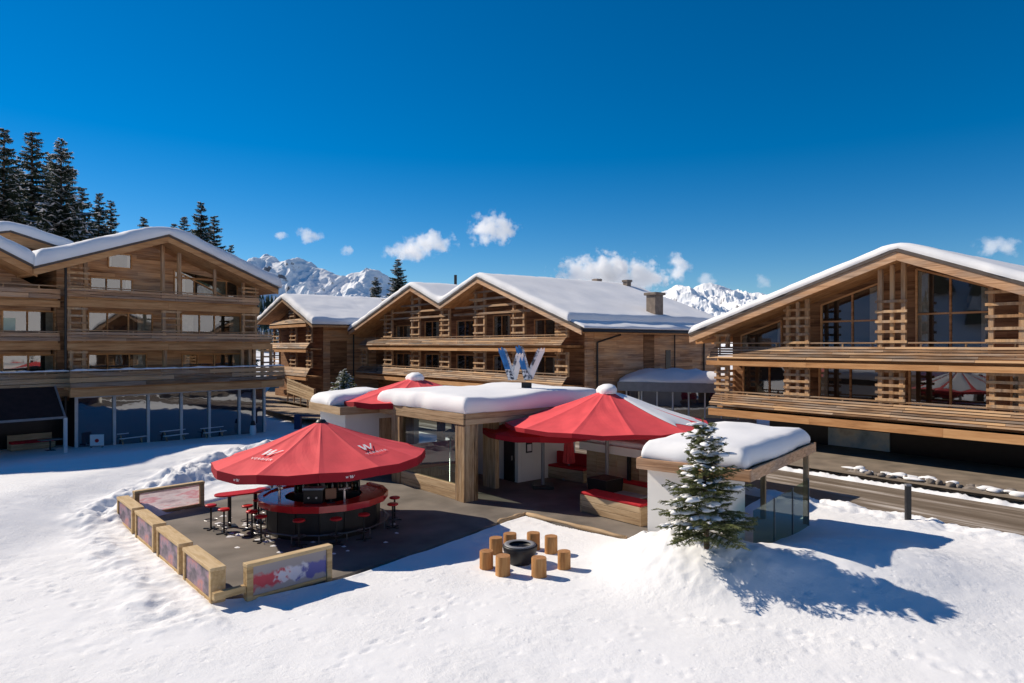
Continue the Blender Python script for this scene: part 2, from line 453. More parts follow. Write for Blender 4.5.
TERR = [G(133, 523), G(199, 505.5), G(262, 490), G(330, 473), G(380, 462), (-5.0, 38.0), (0.1, 39.6), (9.8, 26.9),
        (5.2, 20.6), G(626, 538), G(560, 524), G(526, 514), G(501, 521), G(485, 527), G(420, 550), G(338, 577), G(262, 594), G(233, 596)]
DR = Vector((0.605, -0.796))            # the road and the lodges across it run this way
RN = Vector((0.796, 0.605))
R0 = Vector((13.6, 32.3))
def rp(t, s):                            # road point: t along, s towards the camera side
    p = R0 + DR * t - RN * s
    return (p.x, p.y)
ROAD = [rp(-60, 0), rp(60, 0), rp(60, 5.3), rp(-60, 5.3)]
DRIVE = [G(255, 407, -.3), G(300, 418, -.3), G(345, 420, -.3), (-5, 58), (-5, 75), G(335, 392, -.3), G(272, 384, -.3)]

BANK = [(-13.6, 24.0), (-13.9, 26.4), (-13.9, 29.5), (-13.6, 33.0), (-12.9, 37.0), (-12.0, 40.0)]
KPOLY = [(3.9, 19.0), (5.6, 17.7), (6.2, 18.5), (6.0, 21.5), (4.9, 20.6)]
APRON = [rp(-14, -0.5), rp(40, -0.5), rp(40, -12), rp(-14, -12)]
RBANK = [rp(-9.5, 5.9), rp(0, 5.9), rp(8, 5.9), rp(20, 6.2), rp(45, 6.5)]
FBANK = [rp(-6, -0.28), rp(45, -0.28)]

_rs = random.Random(42)
_ft = []
def _walk(x, y, a, n):
    for i in range(n):
        a += _rs.uniform(-.18, .18); x += .36 * math.cos(a); y += .36 * math.sin(a)
        s = .11 if i % 2 else -.11
        _ft.append((x - s * math.sin(a), y + s * math.cos(a), a, _rs.uniform(.13, .18), _rs.uniform(.06, .085), _rs.uniform(.015, .035)))
for (x, y, a, n) in ((-3.5, 12.5, .9, 12), (8.5, 12, 2.4, 16), (-14, 18, -.4, 14)): _walk(x, y, a, n)
for i in range(900):
    _ft.append((_rs.uniform(-13, 11), _rs.uniform(10.5, 19), _rs.uniform(0, 6.3), _rs.uniform(.05, .14), _rs.uniform(.04, .08), _rs.uniform(.006, .022) * _rs.choice((1, 1, -.8))))
def STEPS(X, Y):
    h = np.zeros(X.shape)
    if X.ndim < 2: return h
    xv = X[0, :]; yv = Y[:, 0]
    for (x, y, a, l, w_, dp) in _ft:
        i0, i1 = np.searchsorted(xv, (x - .6, x + .6)); j0, j1 = np.searchsorted(yv, (y - .6, y + .6))
        if i1 <= i0 or j1 <= j0: continue
        dx = X[j0:j1, i0:i1] - x; dy = Y[j0:j1, i0:i1] - y
        u = (dx * math.cos(a) + dy * math.sin(a)) / l; v = (-dx * math.sin(a) + dy * math.cos(a)) / w_
        q = u * u + v * v
        h[j0:j1, i0:i1] += -dp * np.exp(-q * q) + dp * .35 * np.exp(-((np.sqrt(q) - 1.5) / .35) ** 2)
    return h

def height(X, Y):
    h = 0.10 * (fbm(X * 0.16, Y * 0.16, 3, 3) - 0.5) + 0.03
    h += 0.035 * (fbm(X * 0.9, Y * 0.9, 3, 11) - 0.5)
    # trodden, lumpy surface
    tr = ss(0.42, 0.62, fbm(X * 0.22, Y * 0.22, 2, 41))
    h += (0.010 + 0.030 * tr) * (fbm(X * 3.2, Y * 3.2, 3, 23) - 0.5)
    # falls away towards the left lodge
    T = -13.4 + np.maximum(0, Y - 26) * 0.20
    p = (X + 28.4) * 0.768 - (Y - 45.5) * 0.64
    left = ss(0.2, 4.5, T - X)
    h += left * (-0.65 + 1.42 * ss(2.5, 18, p)) * (0.25 + 0.75 * ss(9, 19, Y))
    h += -0.55 * ss(38, 46, Y) * ss(-2, -8, X) * (1 - left)
    h += -0.35 * ss(40, 55, Y)
    lump = fbm(X * 1.5, Y * 1.5, 4, 77)
    # ploughed bank left
    d = segd(BANK, X, Y)
    h += np.exp(-(d / 1.1) ** 2) * (0.42 + 1.0 * (lump - 0.5)) * (0.6 + 0.8 * fbm(X * .5, Y * .5, 2, 5))
    h += STEPS(X, Y)
    # spill of shovelled snow outside the barriers
    bd = segd([(-13.9, 23.2), (-7.2, 15.4)], X, Y)
    h += np.exp(-((bd - 0.55) / 0.6) ** 2) * (0.08 + 0.36 * (lump - 0.5)) * ss(0.05, -0.1, (X + 13.5) * 0.755 + (Y - 23.3) * 0.655)
    # mounds round the kiosk and the little fir
    def blob(cx, cy, rx, ry, a, rot=0.0):
        c, s_ = math.cos(rot), math.sin(rot)
        u = ((X - cx) * c + (Y - cy) * s_) / rx; v = (-(X - cx) * s_ + (Y - cy) * c) / ry
        return a * np.exp(-(u * u + v * v) ** 1.3)
    mound = blob(4.15, 18.6, 1.3, 1.5, 0.82) + blob(4.6, 16.9, 1.7, 1.2, 0.64, -0.3)
    h += (blob(8.3, 17.2, 3.4, 2.4, 0.70, 0.3) + blob(6.3, 16.6, 1.6, 1.3, 0.25)) * (1 + .12 * (lump - .5))
    h += mound * (1 + 0.45 * (lump - 0.5)) + 0.16 * (fbm(X * 4.5, Y * 4.5, 4, 91, .6) - 0.5) * np.clip(mound * 1.6, 0, 1) * ss(6.6, 5.0, X)
    h += 0.22 * ss(5.5, 9, X) * ss(11, 14, Y)
    # banks along the road
    d = segd(RBANK, X, Y)
    h += np.exp(-(d / 1.1) ** 2) * (0.02 + 0.5 * (lump - 0.5)) * ss(8.5, 11, X)
    # terrace, road, drive are clear of snow
    e = 0.10 * (fbm(X * 1.3, Y * 1.3, 3, 55) - 0.5)
    sd = sdf(TERR, X, Y) + e
    k = ss(-0.02, 0.32, sd)
    h = np.where(k < 1, -0.22 * (1 - k) + np.maximum(h, 0.05) * k, h)
    sr = sdf(ROAD, X, Y) + 2.2 * e
    k = ss(-0.05, 0.55, sr)
    h = np.where(k < 1, -0.45 * (1 - k) + h * k, h)
    sd2 = sdf(DRIVE, X, Y) + 3 * e
    k = ss(-0.3, 0.8, sd2)
    h = np.where(k < 1, -0.9 * (1 - k) + h * k, h)
    k = ss(-0.1, 0.5, sdf(APRON, X, Y) + 3 * e)
    h = np.where(k < 1, -0.1 * (1 - k) + h * k, h)
    k = ss(0.0, 0.2, sdf(KPOLY, X, Y))
    h = np.where(k < 1, -0.1 * (1 - k) + h * k, h)
    d = segd(FBANK, X, Y)
    h += np.exp(-(d / 0.26) ** 2) * (0.05 + 0.26 * (lump - 0.35))
    # level ground behind the road, under the lodge
    return h

def axis(parts):
    out = [parts[0][0]]
    for (a, b, st) in parts:
        n = max(1, int(round((b - a) / st)))
        out += [a + (b - a) * (i + 1) / n for i in range(n)]
    return np.array(out)

xs = axis([(-9000, -400, 860), (-400, -60, 34), (-60, -26, 0.9), (-26, -17, 0.3), (-17, 14, 0.065), (14, 24, 0.2), (24, 60, 0.9), (60, 400, 34), (400, 9000, 860)])
ys = axis([(-300, 0, 60), (0, 8, 0.8), (8, 22, 0.065), (22, 26, 0.085), (26, 34, 0.16), (34, 60, 0.4), (60, 120, 2.5), (120, 600, 40), (600, 9000, 840)])
GX, GY = np.meshgrid(xs, ys)
GZ = height(GX, GY)

def grid_mesh(name, X, Y, Z, mat, kind='structure', smooth=True):
    ny, nx = X.shape
    v = np.stack([X.ravel(), Y.ravel(), Z.ravel()], 1)
    i = np.arange(ny - 1)[:, None] * nx + np.arange(nx - 1)[None, :]
    f = np.stack([i, i + 1, i + 1 + nx, i + nx], -1).reshape(-1, 4)
    me = bpy.data.meshes.new(name)
    me.vertices.add(len(v)); me.vertices.foreach_set('co', v.ravel())
    me.loops.add(f.size); me.loops.foreach_set('vertex_index', f.ravel().astype(np.int32))
    me.polygons.add(len(f)); me.polygons.foreach_set('loop_start', (np.arange(len(f)) * 4).astype(np.int32))
    me.update(calc_edges=True); me.validate()
    me.polygons.foreach_set('use_smooth', np.full(len(f), smooth))
    me.materials.append(mat)
    o = bpy.data.objects.new(name, me); col.objects.link(o)
    if kind: o['kind'] = kind
    return o

grid_mesh('snow_ground', GX, GY, GZ, M['gsnow'])

def gz(x, y):
    return float(height(np.array([float(x)]), np.array([float(y)]))[0])

# terrace
mb = MB(); mb.prism(TERR, 'z', -0.3, 0.0)
tag(mb.build('terrace', M['asphalt']), kind='structure')

# road: wet tarmac, brown with grit, pale tracks
m, nt, b = newmat('road_surface')
tc = N(nt, 'ShaderNodeTexCoord')
mp = N(nt, 'ShaderNodeMapping'); mp.inputs['Rotation'].default_value = (0, 0, -math.atan2(DR.y, DR.x)); mp.inputs['Scale'].default_value = (0.06, 1.0, 1)
vr = N(nt, 'ShaderNodeVectorRotate', rotation_type='Z_AXIS'); vr.inputs['Angle'].default_value = -math.atan2(DR.y, DR.x)
L(nt, tc.outputs['Object'], vr.inputs['Vector'])
mp.inputs['Rotation'].default_value = (0, 0, 0)
L(nt, vr.outputs[0], mp.inputs['Vector'])
n1 = N(nt, 'ShaderNodeTexNoise'); n1.inputs['Scale'].default_value = 1.3; n1.inputs['Detail'].default_value = 6; n1.inputs['Roughness'].default_value = 0.7
L(nt, mp.outputs[0], n1.inputs['Vector'])
r = ramp(nt, [(0.30, (0.105, 0.078, 0.057)), (0.48, (0.17, 0.135, 0.10)), (0.56, (0.26, 0.21, 0.165)), (0.64, (0.55, 0.50, 0.45))])
L(nt, n1.outputs['Fac'], r.inputs[0]); L(nt, r.outputs[0], b.inputs['Base Color'])
rr = ramp(nt, [(0.35, (0.4, 0.4, 0.4)), (0.7, (0.85, 0.85, 0.85))]); L(nt, n1.outputs['Fac'], rr.inputs[0]); L(nt, rr.outputs[0], b.inputs['Roughness'])
b.inputs['Specular IOR Level'].default_value = 0.3
M['road'] = m
mb = MB(); mb.add([(p[0], p[1], -0.06) for p in ROAD], [(0, 1, 2, 3)])
tag(mb.build('road', m), kind='structure')
M['drive'] = plain('gravel_drive', (0.34, 0.25, 0.17), rough=0.95, var=0.3, scale=0.5, bump=0.4, bscale=8)
mb = MB(); mb.add([(p[0], p[1], -0.36) for p in DRIVE], [tuple(range(len(DRIVE)))])
tag(mb.build('driveway', M['drive']), kind='structure')
# forecourt under the lodge across the road
M['apron'] = plain('forecourt_paving', (0.20, 0.16, 0.12), rough=0.9, var=0.3, scale=1.0)
mb = MB()
q = [rp(-14, -0.5), rp(40, -0.5), rp(40, -12), rp(-14, -12)]
mb.add([(p[0], p[1], 0.16) for p in q], [(0, 1, 2, 3)])
tag(mb.build('pavement', M['apron']), kind='structure')

# ------------------------------------------------------------------ mountains
m, nt, b = newmat('alpine_snow_rock')
geo = N(nt, 'ShaderNodeNewGeometry'); tc = N(nt, 'ShaderNodeTexCoord')
sx = N(nt, 'ShaderNodeSeparateXYZ'); L(nt, geo.outputs['Normal'], sx.inputs[0])
n1 = N(nt, 'ShaderNodeTexNoise'); n1.inputs['Scale'].default_value = 0.012; n1.inputs['Detail'].default_value = 8; n1.inputs['Roughness'].default_value = 0.7
L(nt, tc.outputs['Object'], n1.inputs['Vector'])
ma = N(nt, 'ShaderNodeMath', operation='MULTIPLY_ADD'); L(nt, n1.outputs['Fac'], ma.inputs[0]); ma.inputs[1].default_value = 0.55; L(nt, sx.outputs['Z'], ma.inputs[2])
r = ramp(nt, [(0.66, (0.13, 0.13, 0.145)), (0.77, (0.85, 0.86, 0.88))])
L(nt, ma.outputs[0], r.inputs[0]); L(nt, r.outputs[0], b.inputs['Base Color'])
b.inputs['Roughness'].default_value = 0.9; b.inputs['Specular IOR Level'].default_value = 0.1
M['alp'] = m

def mountain(name, sil, Z0, depth, seed, rough=0.16, front=1.3, nx=520, ny=200):
    """a mountain massif: ridge heights along x taken from its skyline, real depth"""
    px = np.array([s[0] for s in sil], float); py = np.array([s[1] for s in sil], float)
    zr = (HOR - py) / F * Z0; xr = (px - 512) / F * Z0
    xs_ = np.linspace(xr[0], xr[-1], nx); t = np.linspace(-1, 1, ny)
    X, T = np.meshgrid(xs_, t)
    Yy = Z0 + np.where(T < 0, T * depth * front, T * depth)
    env = np.interp(X, xr, zr)
    wob = 0.22 * (fbm(X * 0.004, Yy * 0 + seed, 3, seed) - 0.5)
    tt = np.clip(np.abs(T - wob * 1.2), 0, 1)
    prof = (1 - tt) ** 1.25
    wx = 90 * (fbm(X * 0.006, Yy * 0.006, 3, seed + 40) - 0.5); wy = 90 * (fbm(X * 0.006 + 50, Yy * 0.006, 3, seed + 41) - 0.5)
    ru = ridged((X + wx) * 0.0045 + seed, (Yy + wy) * 0.0024, 3, seed, 0.5) - 0.5
    fine = ridged((X + wx * .5) * 0.014 + seed, (Yy + wy * .5) * 0.010, 5, seed + 5, 0.55) - 0.5
    Z = env * prof * (1 + rough * 2.2 * ru * np.minimum(1, tt * 4 + 0.10)) + env * rough * 0.75 * fine * (prof > 0) * np.minimum(1, 0.30 + tt)
    Z = np.where(tt >= 0.999, -30, Z - 20)
    Z += 20 * prof
    return grid_mesh(name, X, Yy, Z, M['alp'], smooth=False)

mountain('mountain_range', [(-260, 300), (60, 275), (200, 268), (240, 262), (262, 258), (272, 255), (286, 262), (300, 256), (312, 262), (330, 270), (345, 274), (360, 271), (374, 268),
                            (384, 272), (398, 282), (430, 290), (500, 300), (560, 312)], 4200, 1500, 3, rough=0.17)
mountain('mountain_range', [(520, 318), (600, 305), (640, 298), (664, 290), (676, 285), (690, 290), (700, 284), (714, 281), (726, 284), (740, 288), (752, 290), (770, 297), (800, 300), (900, 306), (1000, 300), (1300, 290)],
         5200, 1700, 8, rough=0.20)

# forested hillside behind the far lodge: nobody could count its trees
def hill_h(X, Y):
    e = np.interp(X, [-480, -330, -235, -205, -165, -120, -60], [36, 50, 42, 34, 14, 4, 0])
    return e * np.clip(1 - np.abs((Y - 640) / 260.0), 0, 1) ** 0.8
hx, hy = np.meshgrid(np.linspace(-620, -60, 70), np.linspace(380, 900, 40))
grid_mesh('hill', hx, hy, hill_h(hx, hy) - 0.4 + 2 * (fbm(hx * .03, hy * .03, 3, 9) - .5), M['gsnow'])
# ------------------------------------------------------------------ lodge building kit (all in the lodge's own frame:
# x along the front, y into the house, z up)
rng = random.Random(7)

def boards(mb, u0, u1, zt, zb, vt, vb, n, th=0.05, gap=0.04, seg=5.0, slant0=0.0, slant1=0.0):
    """horizontal boards between (zt at depth vt) and (zb at depth vb), cut into lengths"""
    for i in range(n):
        a = i / n; c = (i + 1) / n
        z1 = zt + (zb - zt) * a; z0 = zt + (zb - zt) * c + gap
        v1 = vt + (vb - vt) * a; v0 = vt + (vb - vt) * c
        s0 = u0 + slant0 * (a + c) / 2; s1 = u1 + slant1 * (a + c) / 2
        x = s0 + rng.uniform(-0.05, 0.05)
        end = s1 + rng.uniform(-0.05, 0.05)
        x2 = x
        while x < end - 0.01:
            x2 = min(end, x + seg * rng.uniform(0.6, 1.3))
            if end - x2 < 0.7: x2 = end
            j = rng.uniform(-0.012, 0.012)
            mb.hexa([(x, v0 + j, z0), (x2 - 0.012, v0 + j, z0), (x2 - 0.012, v0 + th + j, z0), (x, v0 + th + j, z0),
                     (x, v1 + j, z1), (x2 - 0.012, v1 + j, z1), (x2 - 0.012, v1 + th + j, z1), (x, v1 + th + j, z1)])
            x = x2

def balcony(root, u0, u1, zr, zt, zb, v, flare, depth, nb=3, beam=None, bmat='board', snow=False, slant0=0.0, slant1=0.0, label=None, rail=True, step=1.9):
    mb = MB()
    zd = zb - 0.02
    mb.box(u0 + 0.1, u1 - 0.1, v + 0.08, v + depth, zd - 0.12, zd + 0.06)
    o = mb.build('balcony', M['soffit'], root)
    if label: o['label'] = label
    mb = MB(); boards(mb, u0, u1, zt, zb, v, v - flare, nb, slant0=slant0, slant1=slant1)
    mb.build('parapet', M[bmat], o)
    if rail:
        mb = MB(); mb.box(u0, u1, v - 0.03, v + 0.11, zr - 0.07, zr)
        x = u0 + 0.3
        while x < u1 - 0.1:
            mb.box(x, x + 0.07, v + 0.0, v + 0.07, zt - 0.5, zr - 0.07); x += step
        mb.build('handrail', M['board'], o)
    if beam:
        mb = MB()
        x = u0 + slant0
        while x < u1 + slant1 - 0.05:
            x2 = min(u1 + slant1, x + 6.5)
            mb.box(x, x2 - 0.01, v - flare + 0.02, v - flare + 0.24, beam[1], beam[0]); x = x2
        mb.build('edge_beam', M['beam'], o)
    if snow:
        snow_strip('snow', o, u0, u1, v + 0.04, zr, 0.11, 0.09)
    return o

def snow_strip(name, parent, u0, u1, v, z, wdt, hgt):
    mb = MB(); n = max(6, int((u1 - u0) / 0.35)); prev = None
    r2 = random.Random(int(u0 * 100) + 5)
    ring = []
    for i in range(n + 1):
        u = u0 + (u1 - u0) * i / n
        hh = hgt * (0.35 + 1.2 * r2.random()) * (0.2 if i in (0, n) else 1)
        ww = wdt * (0.8 + 0.4 * r2.random())
        pts = [(u, v - ww, z - 0.01), (u, v - ww * .8, z + hh * .7), (u, v, z + hh), (u, v + ww * .8, z + hh * .7), (u, v + ww, z - 0.01)]
        ring.append(pts)
    vs = [p for q in ring for p in q]; fs = []
    for i in range(n):
        for k in range(4):
            fs.append((i * 5 + k, i * 5 + k + 1, (i + 1) * 5 + k + 1, (i + 1) * 5 + k))
    mb.add(vs, fs)
    return mb.build(name, M['snow'], parent, smooth=True)

def ladder(root, u0, u1, z0, z1, v, n=5, pw=0.2, mid=False, zt0=None, zt1=None, rung_to=None):
    """a screen of two posts with horizontal rungs"""
    mb = MB()
    za = zt0 if zt0 is not None else z1; zb_ = zt1 if zt1 is not None else z1
    mb.box(u0, u0 + pw, v, v + 0.2, z0, za)
    mb.box(u1 - pw, u1, v, v + 0.2, z0, zb_)
    if mid: mb.box((u0 + u1) / 2 - 0.09, (u0 + u1) / 2 + 0.09, v + 0.05, v + 0.2, z0, (za + zb_) / 2)
    zt = rung_to if rung_to else min(za, zb_)
    for i in range(n):
        z = z0 + (zt - z0) * (i + 0.6) / n
        mb.box(u0 - 0.1, u1 + 0.1, v - 0.075, v + 0.03, z, z + 0.13)
    o = mb.build('lattice_screen', M['post'], root)
    return o

def window(root, pts, v, mull_u=(), mull_z=(), fw=0.09, fmat='beam', gm='glass', u=None, label=None):
    """pane polygon pts [(u,z)...] set in front of a wall at depth v, with a frame and glazing bars"""
    us = [p[0] for p in pts]; zs = [p[1] for p in pts]
    mb = MB()
    n = len(pts)
    for i in range(n):
        a = pts[i]; c = pts[(i + 1) % n]
        mb.bar((a[0], v - 0.06, a[1]), (c[0], v - 0.06, c[1]), 0.12, fw, up=(0, 1, 0) if False else (0, -1, 0)) if False else \
        mb.bar((a[0], v - 0.05, a[1]), (c[0], v - 0.05, c[1]), fw, 0.1, up=(0, 1, 0))
    def ztop(x):
        # upper outline at x
        best = -1e9
        for i in range(n):
            a = pts[i]; c = pts[(i + 1) % n]
            if min(a[0], c[0]) - 1e-6 <= x <= max(a[0], c[0]) + 1e-6 and abs(a[0] - c[0]) > 1e-6:
                best = max(best, a[1] + (c[1] - a[1]) * (x - a[0]) / (c[0] - a[0]))
        return best
    zb = min(zs)
    for x in mull_u: mb.box(x - fw / 2, x + fw / 2, v - 0.095, v - 0.005, zb, ztop(x))
    for z in mull_z:
        # clip to outline
        a = min(us); c = max(us)
        xs2 = [a + (c - a) * k / 60 for k in range(61)]
        ok = [x for x in xs2 if ztop(x) > z]
        if ok: mb.box(min(ok), max(ok), v - 0.09, v - 0.005, z - fw / 2, z + fw / 2)
    o = mb.build('window', M[fmat], root)
    if label: o['label'] = label
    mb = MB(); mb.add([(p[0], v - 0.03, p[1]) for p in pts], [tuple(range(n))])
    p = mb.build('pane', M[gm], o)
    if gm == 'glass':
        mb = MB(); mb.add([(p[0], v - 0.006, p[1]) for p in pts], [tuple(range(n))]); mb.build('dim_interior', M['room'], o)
        a0 = min(us); c0 = max(us); w_ = c0 - a0; mb = MB()
        for (s, e) in ((a0 + .06, a0 + w_ * rng.uniform(.08, .24)), (c0 - w_ * rng.uniform(.08, .28), c0 - .06)):
            if rng.random() < .25: continue
            k = max(2, int((e - s) / .09)); st = (e - s) / k
            for i in range(k):
                x = s + i * st; zt_ = min(ztop(x), ztop(x + st)) - .06
                mb.hexa([(x, v - .010, zb + .03), (x + st * .5, v - .022, zb + .03), (x + st, v - .010, zb + .03), (x + st * .5, v - .008, zb + .03),
                         (x, v - .010, zt_), (x + st * .5, v - .022, zt_), (x + st, v - .010, zt_), (x + st * .5, v - .008, zt_)])
        if mb.v: mb.build('curtain', M['curtain'], o)
    return o

def rect(u0, u1, z0, z1): return [(u0, z0), (u1, z0), (u1, z1), (u0, z1)]

def interp(poly, u):
    if u <= poly[0][0]: a, c = poly[0], poly[1]
    elif u >= poly[-1][0]: a, c = poly[-2], poly[-1]
    else:
        for a, c in zip(poly[:-1], poly[1:]):
            if a[0] <= u <= c[0]: break
    return a[1] + (c[1] - a[1]) * (u - a[0]) / (c[0] - a[0])

def roof(root, poly, v0, v1, th, barge_h=0.32, mat='soffit', bmat='beam', label=None, barge_mat2='roofdeck'):
    """poly = top outline [(u,z)...]; slab of thickness th; boards on the front edge"""
    bot = [(u, z - th) for u, z in poly]
    mb = MB(); mb.prism(poly + bot[::-1], 'y', v0, v1)
    o = mb.build('roof', M[mat], root)
    if label: o['label'] = label
    mb = MB()
    for (a, c) in zip(poly[:-1], poly[1:]):
        mb.hexa([(a[0], v0 - 0.07, a[1] - 0.12 - barge_h), (c[0], v0 - 0.07, c[1] - 0.12 - barge_h), (c[0], v0 - 0.003, c[1] - 0.12 - barge_h), (a[0], v0 - 0.003, a[1] - 0.12 - barge_h),
                 (a[0], v0 - 0.07, a[1] - 0.12), (c[0], v0 - 0.07, c[1] - 0.12), (c[0], v0 - 0.003, c[1] - 0.12), (a[0], v0 - 0.003, a[1] - 0.12)])
    mb.build('bargeboard', M[bmat], o)
    mb = MB()
    for (a, c) in zip(poly[:-1], poly[1:]):
        mb.hexa([(a[0], v0 - 0.13, a[1] - 0.115), (c[0], v0 - 0.13, c[1] - 0.115), (c[0], v1 + .02, c[1] - 0.115), (a[0], v1 + .02, a[1] - 0.115),
                 (a[0], v0 - 0.13, a[1] + 0.05), (c[0], v0 - 0.13, c[1] + 0.05), (c[0], v1 + .02, c[1] + 0.05), (a[0], v1 + .02, a[1] + 0.05)])
    mb.build('roof_covering', M[barge_mat2], o)
    return o

def edge_pos(L_, r):
    """grid positions along a length, crowded at both ends"""
    e = [0, 0.015, 0.06, 0.14, 0.27, 0.45, 0.7, 1.0]
    a = [x * r for x in e]
    n = max(2, int((L_ - 2 * r) / max(0.35, L_ / 60)))
    mid = [r + (L_ - 2 * r) * (k + 1) / n for k in range(n - 1)]
    return a + mid + [L_ - x for x in reversed(a)]

def snow_cap(name, parent, u0, u1, v0, v1, zfun, T, r=None, seed=0, lip=0.0, wav=0.12, mat='snow', smooth_u=0.0, topfun=None, dome=0.0):
    """snow lying on a roof: rounded at every edge, uneven on top, closed below"""
    r = r or T * 0.9
    r = min(r, (u1 - u0) * 0.3, (v1 - v0) * 0.3)
    U = edge_pos(u1 - u0, r); V = edge_pos(v1 - v0, r)
    UU, VV = np.meshgrid(np.array(U), np.array(V))
    def prof(d, Lh):
        q = np.clip(np.minimum(d, Lh - d) / r, 0, 1)
        return np.sqrt(np.clip(1 - (1 - q) ** 2, 0, 1))
    pu = prof(UU, u1 - u0); pv = prof(VV, v1 - v0)
    p = pu * pv
    nz = fbm((UU + u0) * 0.45 + seed * 7.3, (VV + v0) * 0.45 + seed, 4, seed) - 0.5
    n2 = fbm((UU + u0) * 1.6 + seed * 3.1, (VV + v0) * 1.6, 3, seed + 9) - 0.5
    t = T * p * (1 + 2.4 * wav * nz + wav * 0.9 * n2)
    if dome:
        su = np.clip((UU) / (u1 - u0), 0, 1); sv = np.clip(VV / (v1 - v0), 0, 1)
        t = t * (1 + dome * (4 * su * (1 - su)) * (4 * sv * (1 - sv)) - dome * 0.5)
    base = np.vectorize(zfun)(UU + u0)
    if smooth_u:
        acc = 0
        for k in (-1, -0.5, 0, 0.5, 1): acc = acc + np.vectorize(zfun)(np.clip(UU + u0 + k * smooth_u, u0, u1))
        top = acc / 5 * np.clip(p, 0, 1) + base * (1 - np.clip(p, 0, 1))
    else: top = base
    # edges wander a little
    wob = (0.06 + 0.12 * T) * (fbm((UU + u0) * 1.3 + seed, (VV + v0) * 1.3, 4, seed + 3, .6) - 0.5) * 2
    eu = np.where(UU < r, -1, np.where(UU > (u1 - u0) - r, 1, 0)); ev = np.where(VV < r, -1, np.where(VV > (v1 - v0) - r, 1, 0))
    bul = (1 - p) * p * 4 * 0.10 * T
    X = UU + u0 + eu * (wob + bul); Y = VV + v0 + ev * (wob + bul)
    Z = top + t
    ny, nx = X.shape
    vs = [(float(X[j, i]), float(Y[j, i]), float(Z[j, i])) for j in range(ny) for i in range(nx)]
    bs = [(float(X[j, i]), float(Y[j, i]), float(base[j, i]) - 0.0) for j in range(ny) for i in range(nx)]
    fs = []
    for j in range(ny - 1):
        for i in range(nx - 1):
            a = j * nx + i; fs.append((a, a + 1, a + 1 + nx, a + nx))
    mb = MB(); mb.add(vs, fs)
    # underside from the border only (strip rows)
    mb.add([(float(X[j, i]), float(Y[j, i]), float(base[j, i]) + 0.012) for j in range(ny) for i in range(nx)], [tuple(reversed(f)) for f in fs])
    return mb.build(name, M[mat], parent, smooth=True)

# ================================================================== right lodge (across the road)
fr = Frame((13.78, 40.4), (0.603, -0.798))
RL = empty('chalet_lodge', (*fr.O, 0), fr.rz, 'big timber lodge across the road, with tall gable glazing and flared plank balconies', 'lodge')
REC = 1.7
VO = -0.9
eL = fr.uz(690, 334, VO); ap = fr.uz(897, 249, VO); rt = fr.uz(1024, 283, VO)
sl = (ap[1] - rt[1]) / (rt[0] - ap[0])
uR = ap[0] + (ap[0] - eL[0]) * 0.95
RPOLY = [eL, ap, (uR, ap[1] - sl * (uR - ap[0]))]
D = 15
uA = fr.U(716); uB = uR - 1.6
def under(poly, u, th): return interp(poly, u) - th
TH = 0.42
# walls (behind the loggias), upper floors
zb = 1.9
pts = [(uA, zb), (uB, zb), (uB, under(RPOLY, uB, TH)), (ap[0], ap[1] - TH), (uA, under(RPOLY, uA, TH))]
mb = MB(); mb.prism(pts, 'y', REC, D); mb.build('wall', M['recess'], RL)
# ground floor: dark recessed base
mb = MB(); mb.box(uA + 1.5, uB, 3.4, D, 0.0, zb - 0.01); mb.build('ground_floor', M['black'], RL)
mb = MB(); mb.box(uA + 0.05, uB, -0.4, 3.39, zb - 0.02, zb + 0.1); mb.build('soffit', M['dark'], RL)
# mural on the ground floor
a0, z1 = fr.uz(829, 427, 3.4); a1, z0 = fr.uz(890, 460, 3.4)
M['mural'] = printmat('mural_print', [(0.2, (0.16, 0.20, 0.22)), (0.42, (0.42, 0.50, 0.52)), (0.55, (0.66, 0.66, 0.60)), (0.62, (0.75, 0.68, 0.55)), (0.8, (0.42, 0.32, 0.24))], scale=(0.7, 0.7, 0.7), seed=3.0)
mb = MB(); mb.box(a0, a1, 3.30, 3.395, max(0.2, z0 - .5), z1); o = mb.build('mural_panel', M['mural'], RL); o['label'] = 'large faded picture panel on the dark ground floor'
RF = roof(RL, RPOLY, VO, D + 0.8, TH, barge_h=0.42, bmat='board_warm')
snow_cap('roof_snow', RF, RPOLY[0][0] - 0.05, uR + 0.05, VO - 0.12, D + 0.8, lambda u: interp(RPOLY, u) + 0.04, 0.42, r=0.30, seed=4, smooth_u=0.7, wav=0.10)
# balconies
u0 = fr.U(715); u1 = uB + 0.4
balcony(RL, u0, u1, 6.14, 5.90, 5.17, 0.0, 0.42, REC, nb=5, beam=(5.05, 4.78), slant0=-0.35)
balcony(RL, u0, u1, 3.22, 3.06, 2.32, 0.0, 0.55, REC, nb=6, beam=(2.14, 1.74), slant0=-0.1)
# screens
def scr(pa, pb, lvl, **kw):
    a = fr.U(pa); c = fr.U(pb)
    if lvl == 1: ladder(RL, a, c, 3.0, 4.78, 0.02, n=5, **kw)
    else:
        ta = under(RPOLY, a + .1, TH) ; tb = under(RPOLY, c - .1, TH)
        ladder(RL, a, c, 5.8, 8, 0.02, zt0=ta, zt1=tb, **kw)
scr(785.5, 808, 2, n=5, mid=True, rung_to=8.05); scr(877.5, 905, 2, n=5, mid=True, rung_to=8.3); scr(988, 1024, 2, n=5, rung_to=8.5)
scr(785.5, 808, 1, mid=True); scr(877.5, 903, 1, mid=True); scr(989, 1024, 1)
ladder(RL, uA, fr.U(728), 3.0, 4.78, 0.02, n=5); ladder(RL, uA, fr.U(728), 5.8, under(RPOLY, uA + .1, TH), 0.02, n=2)
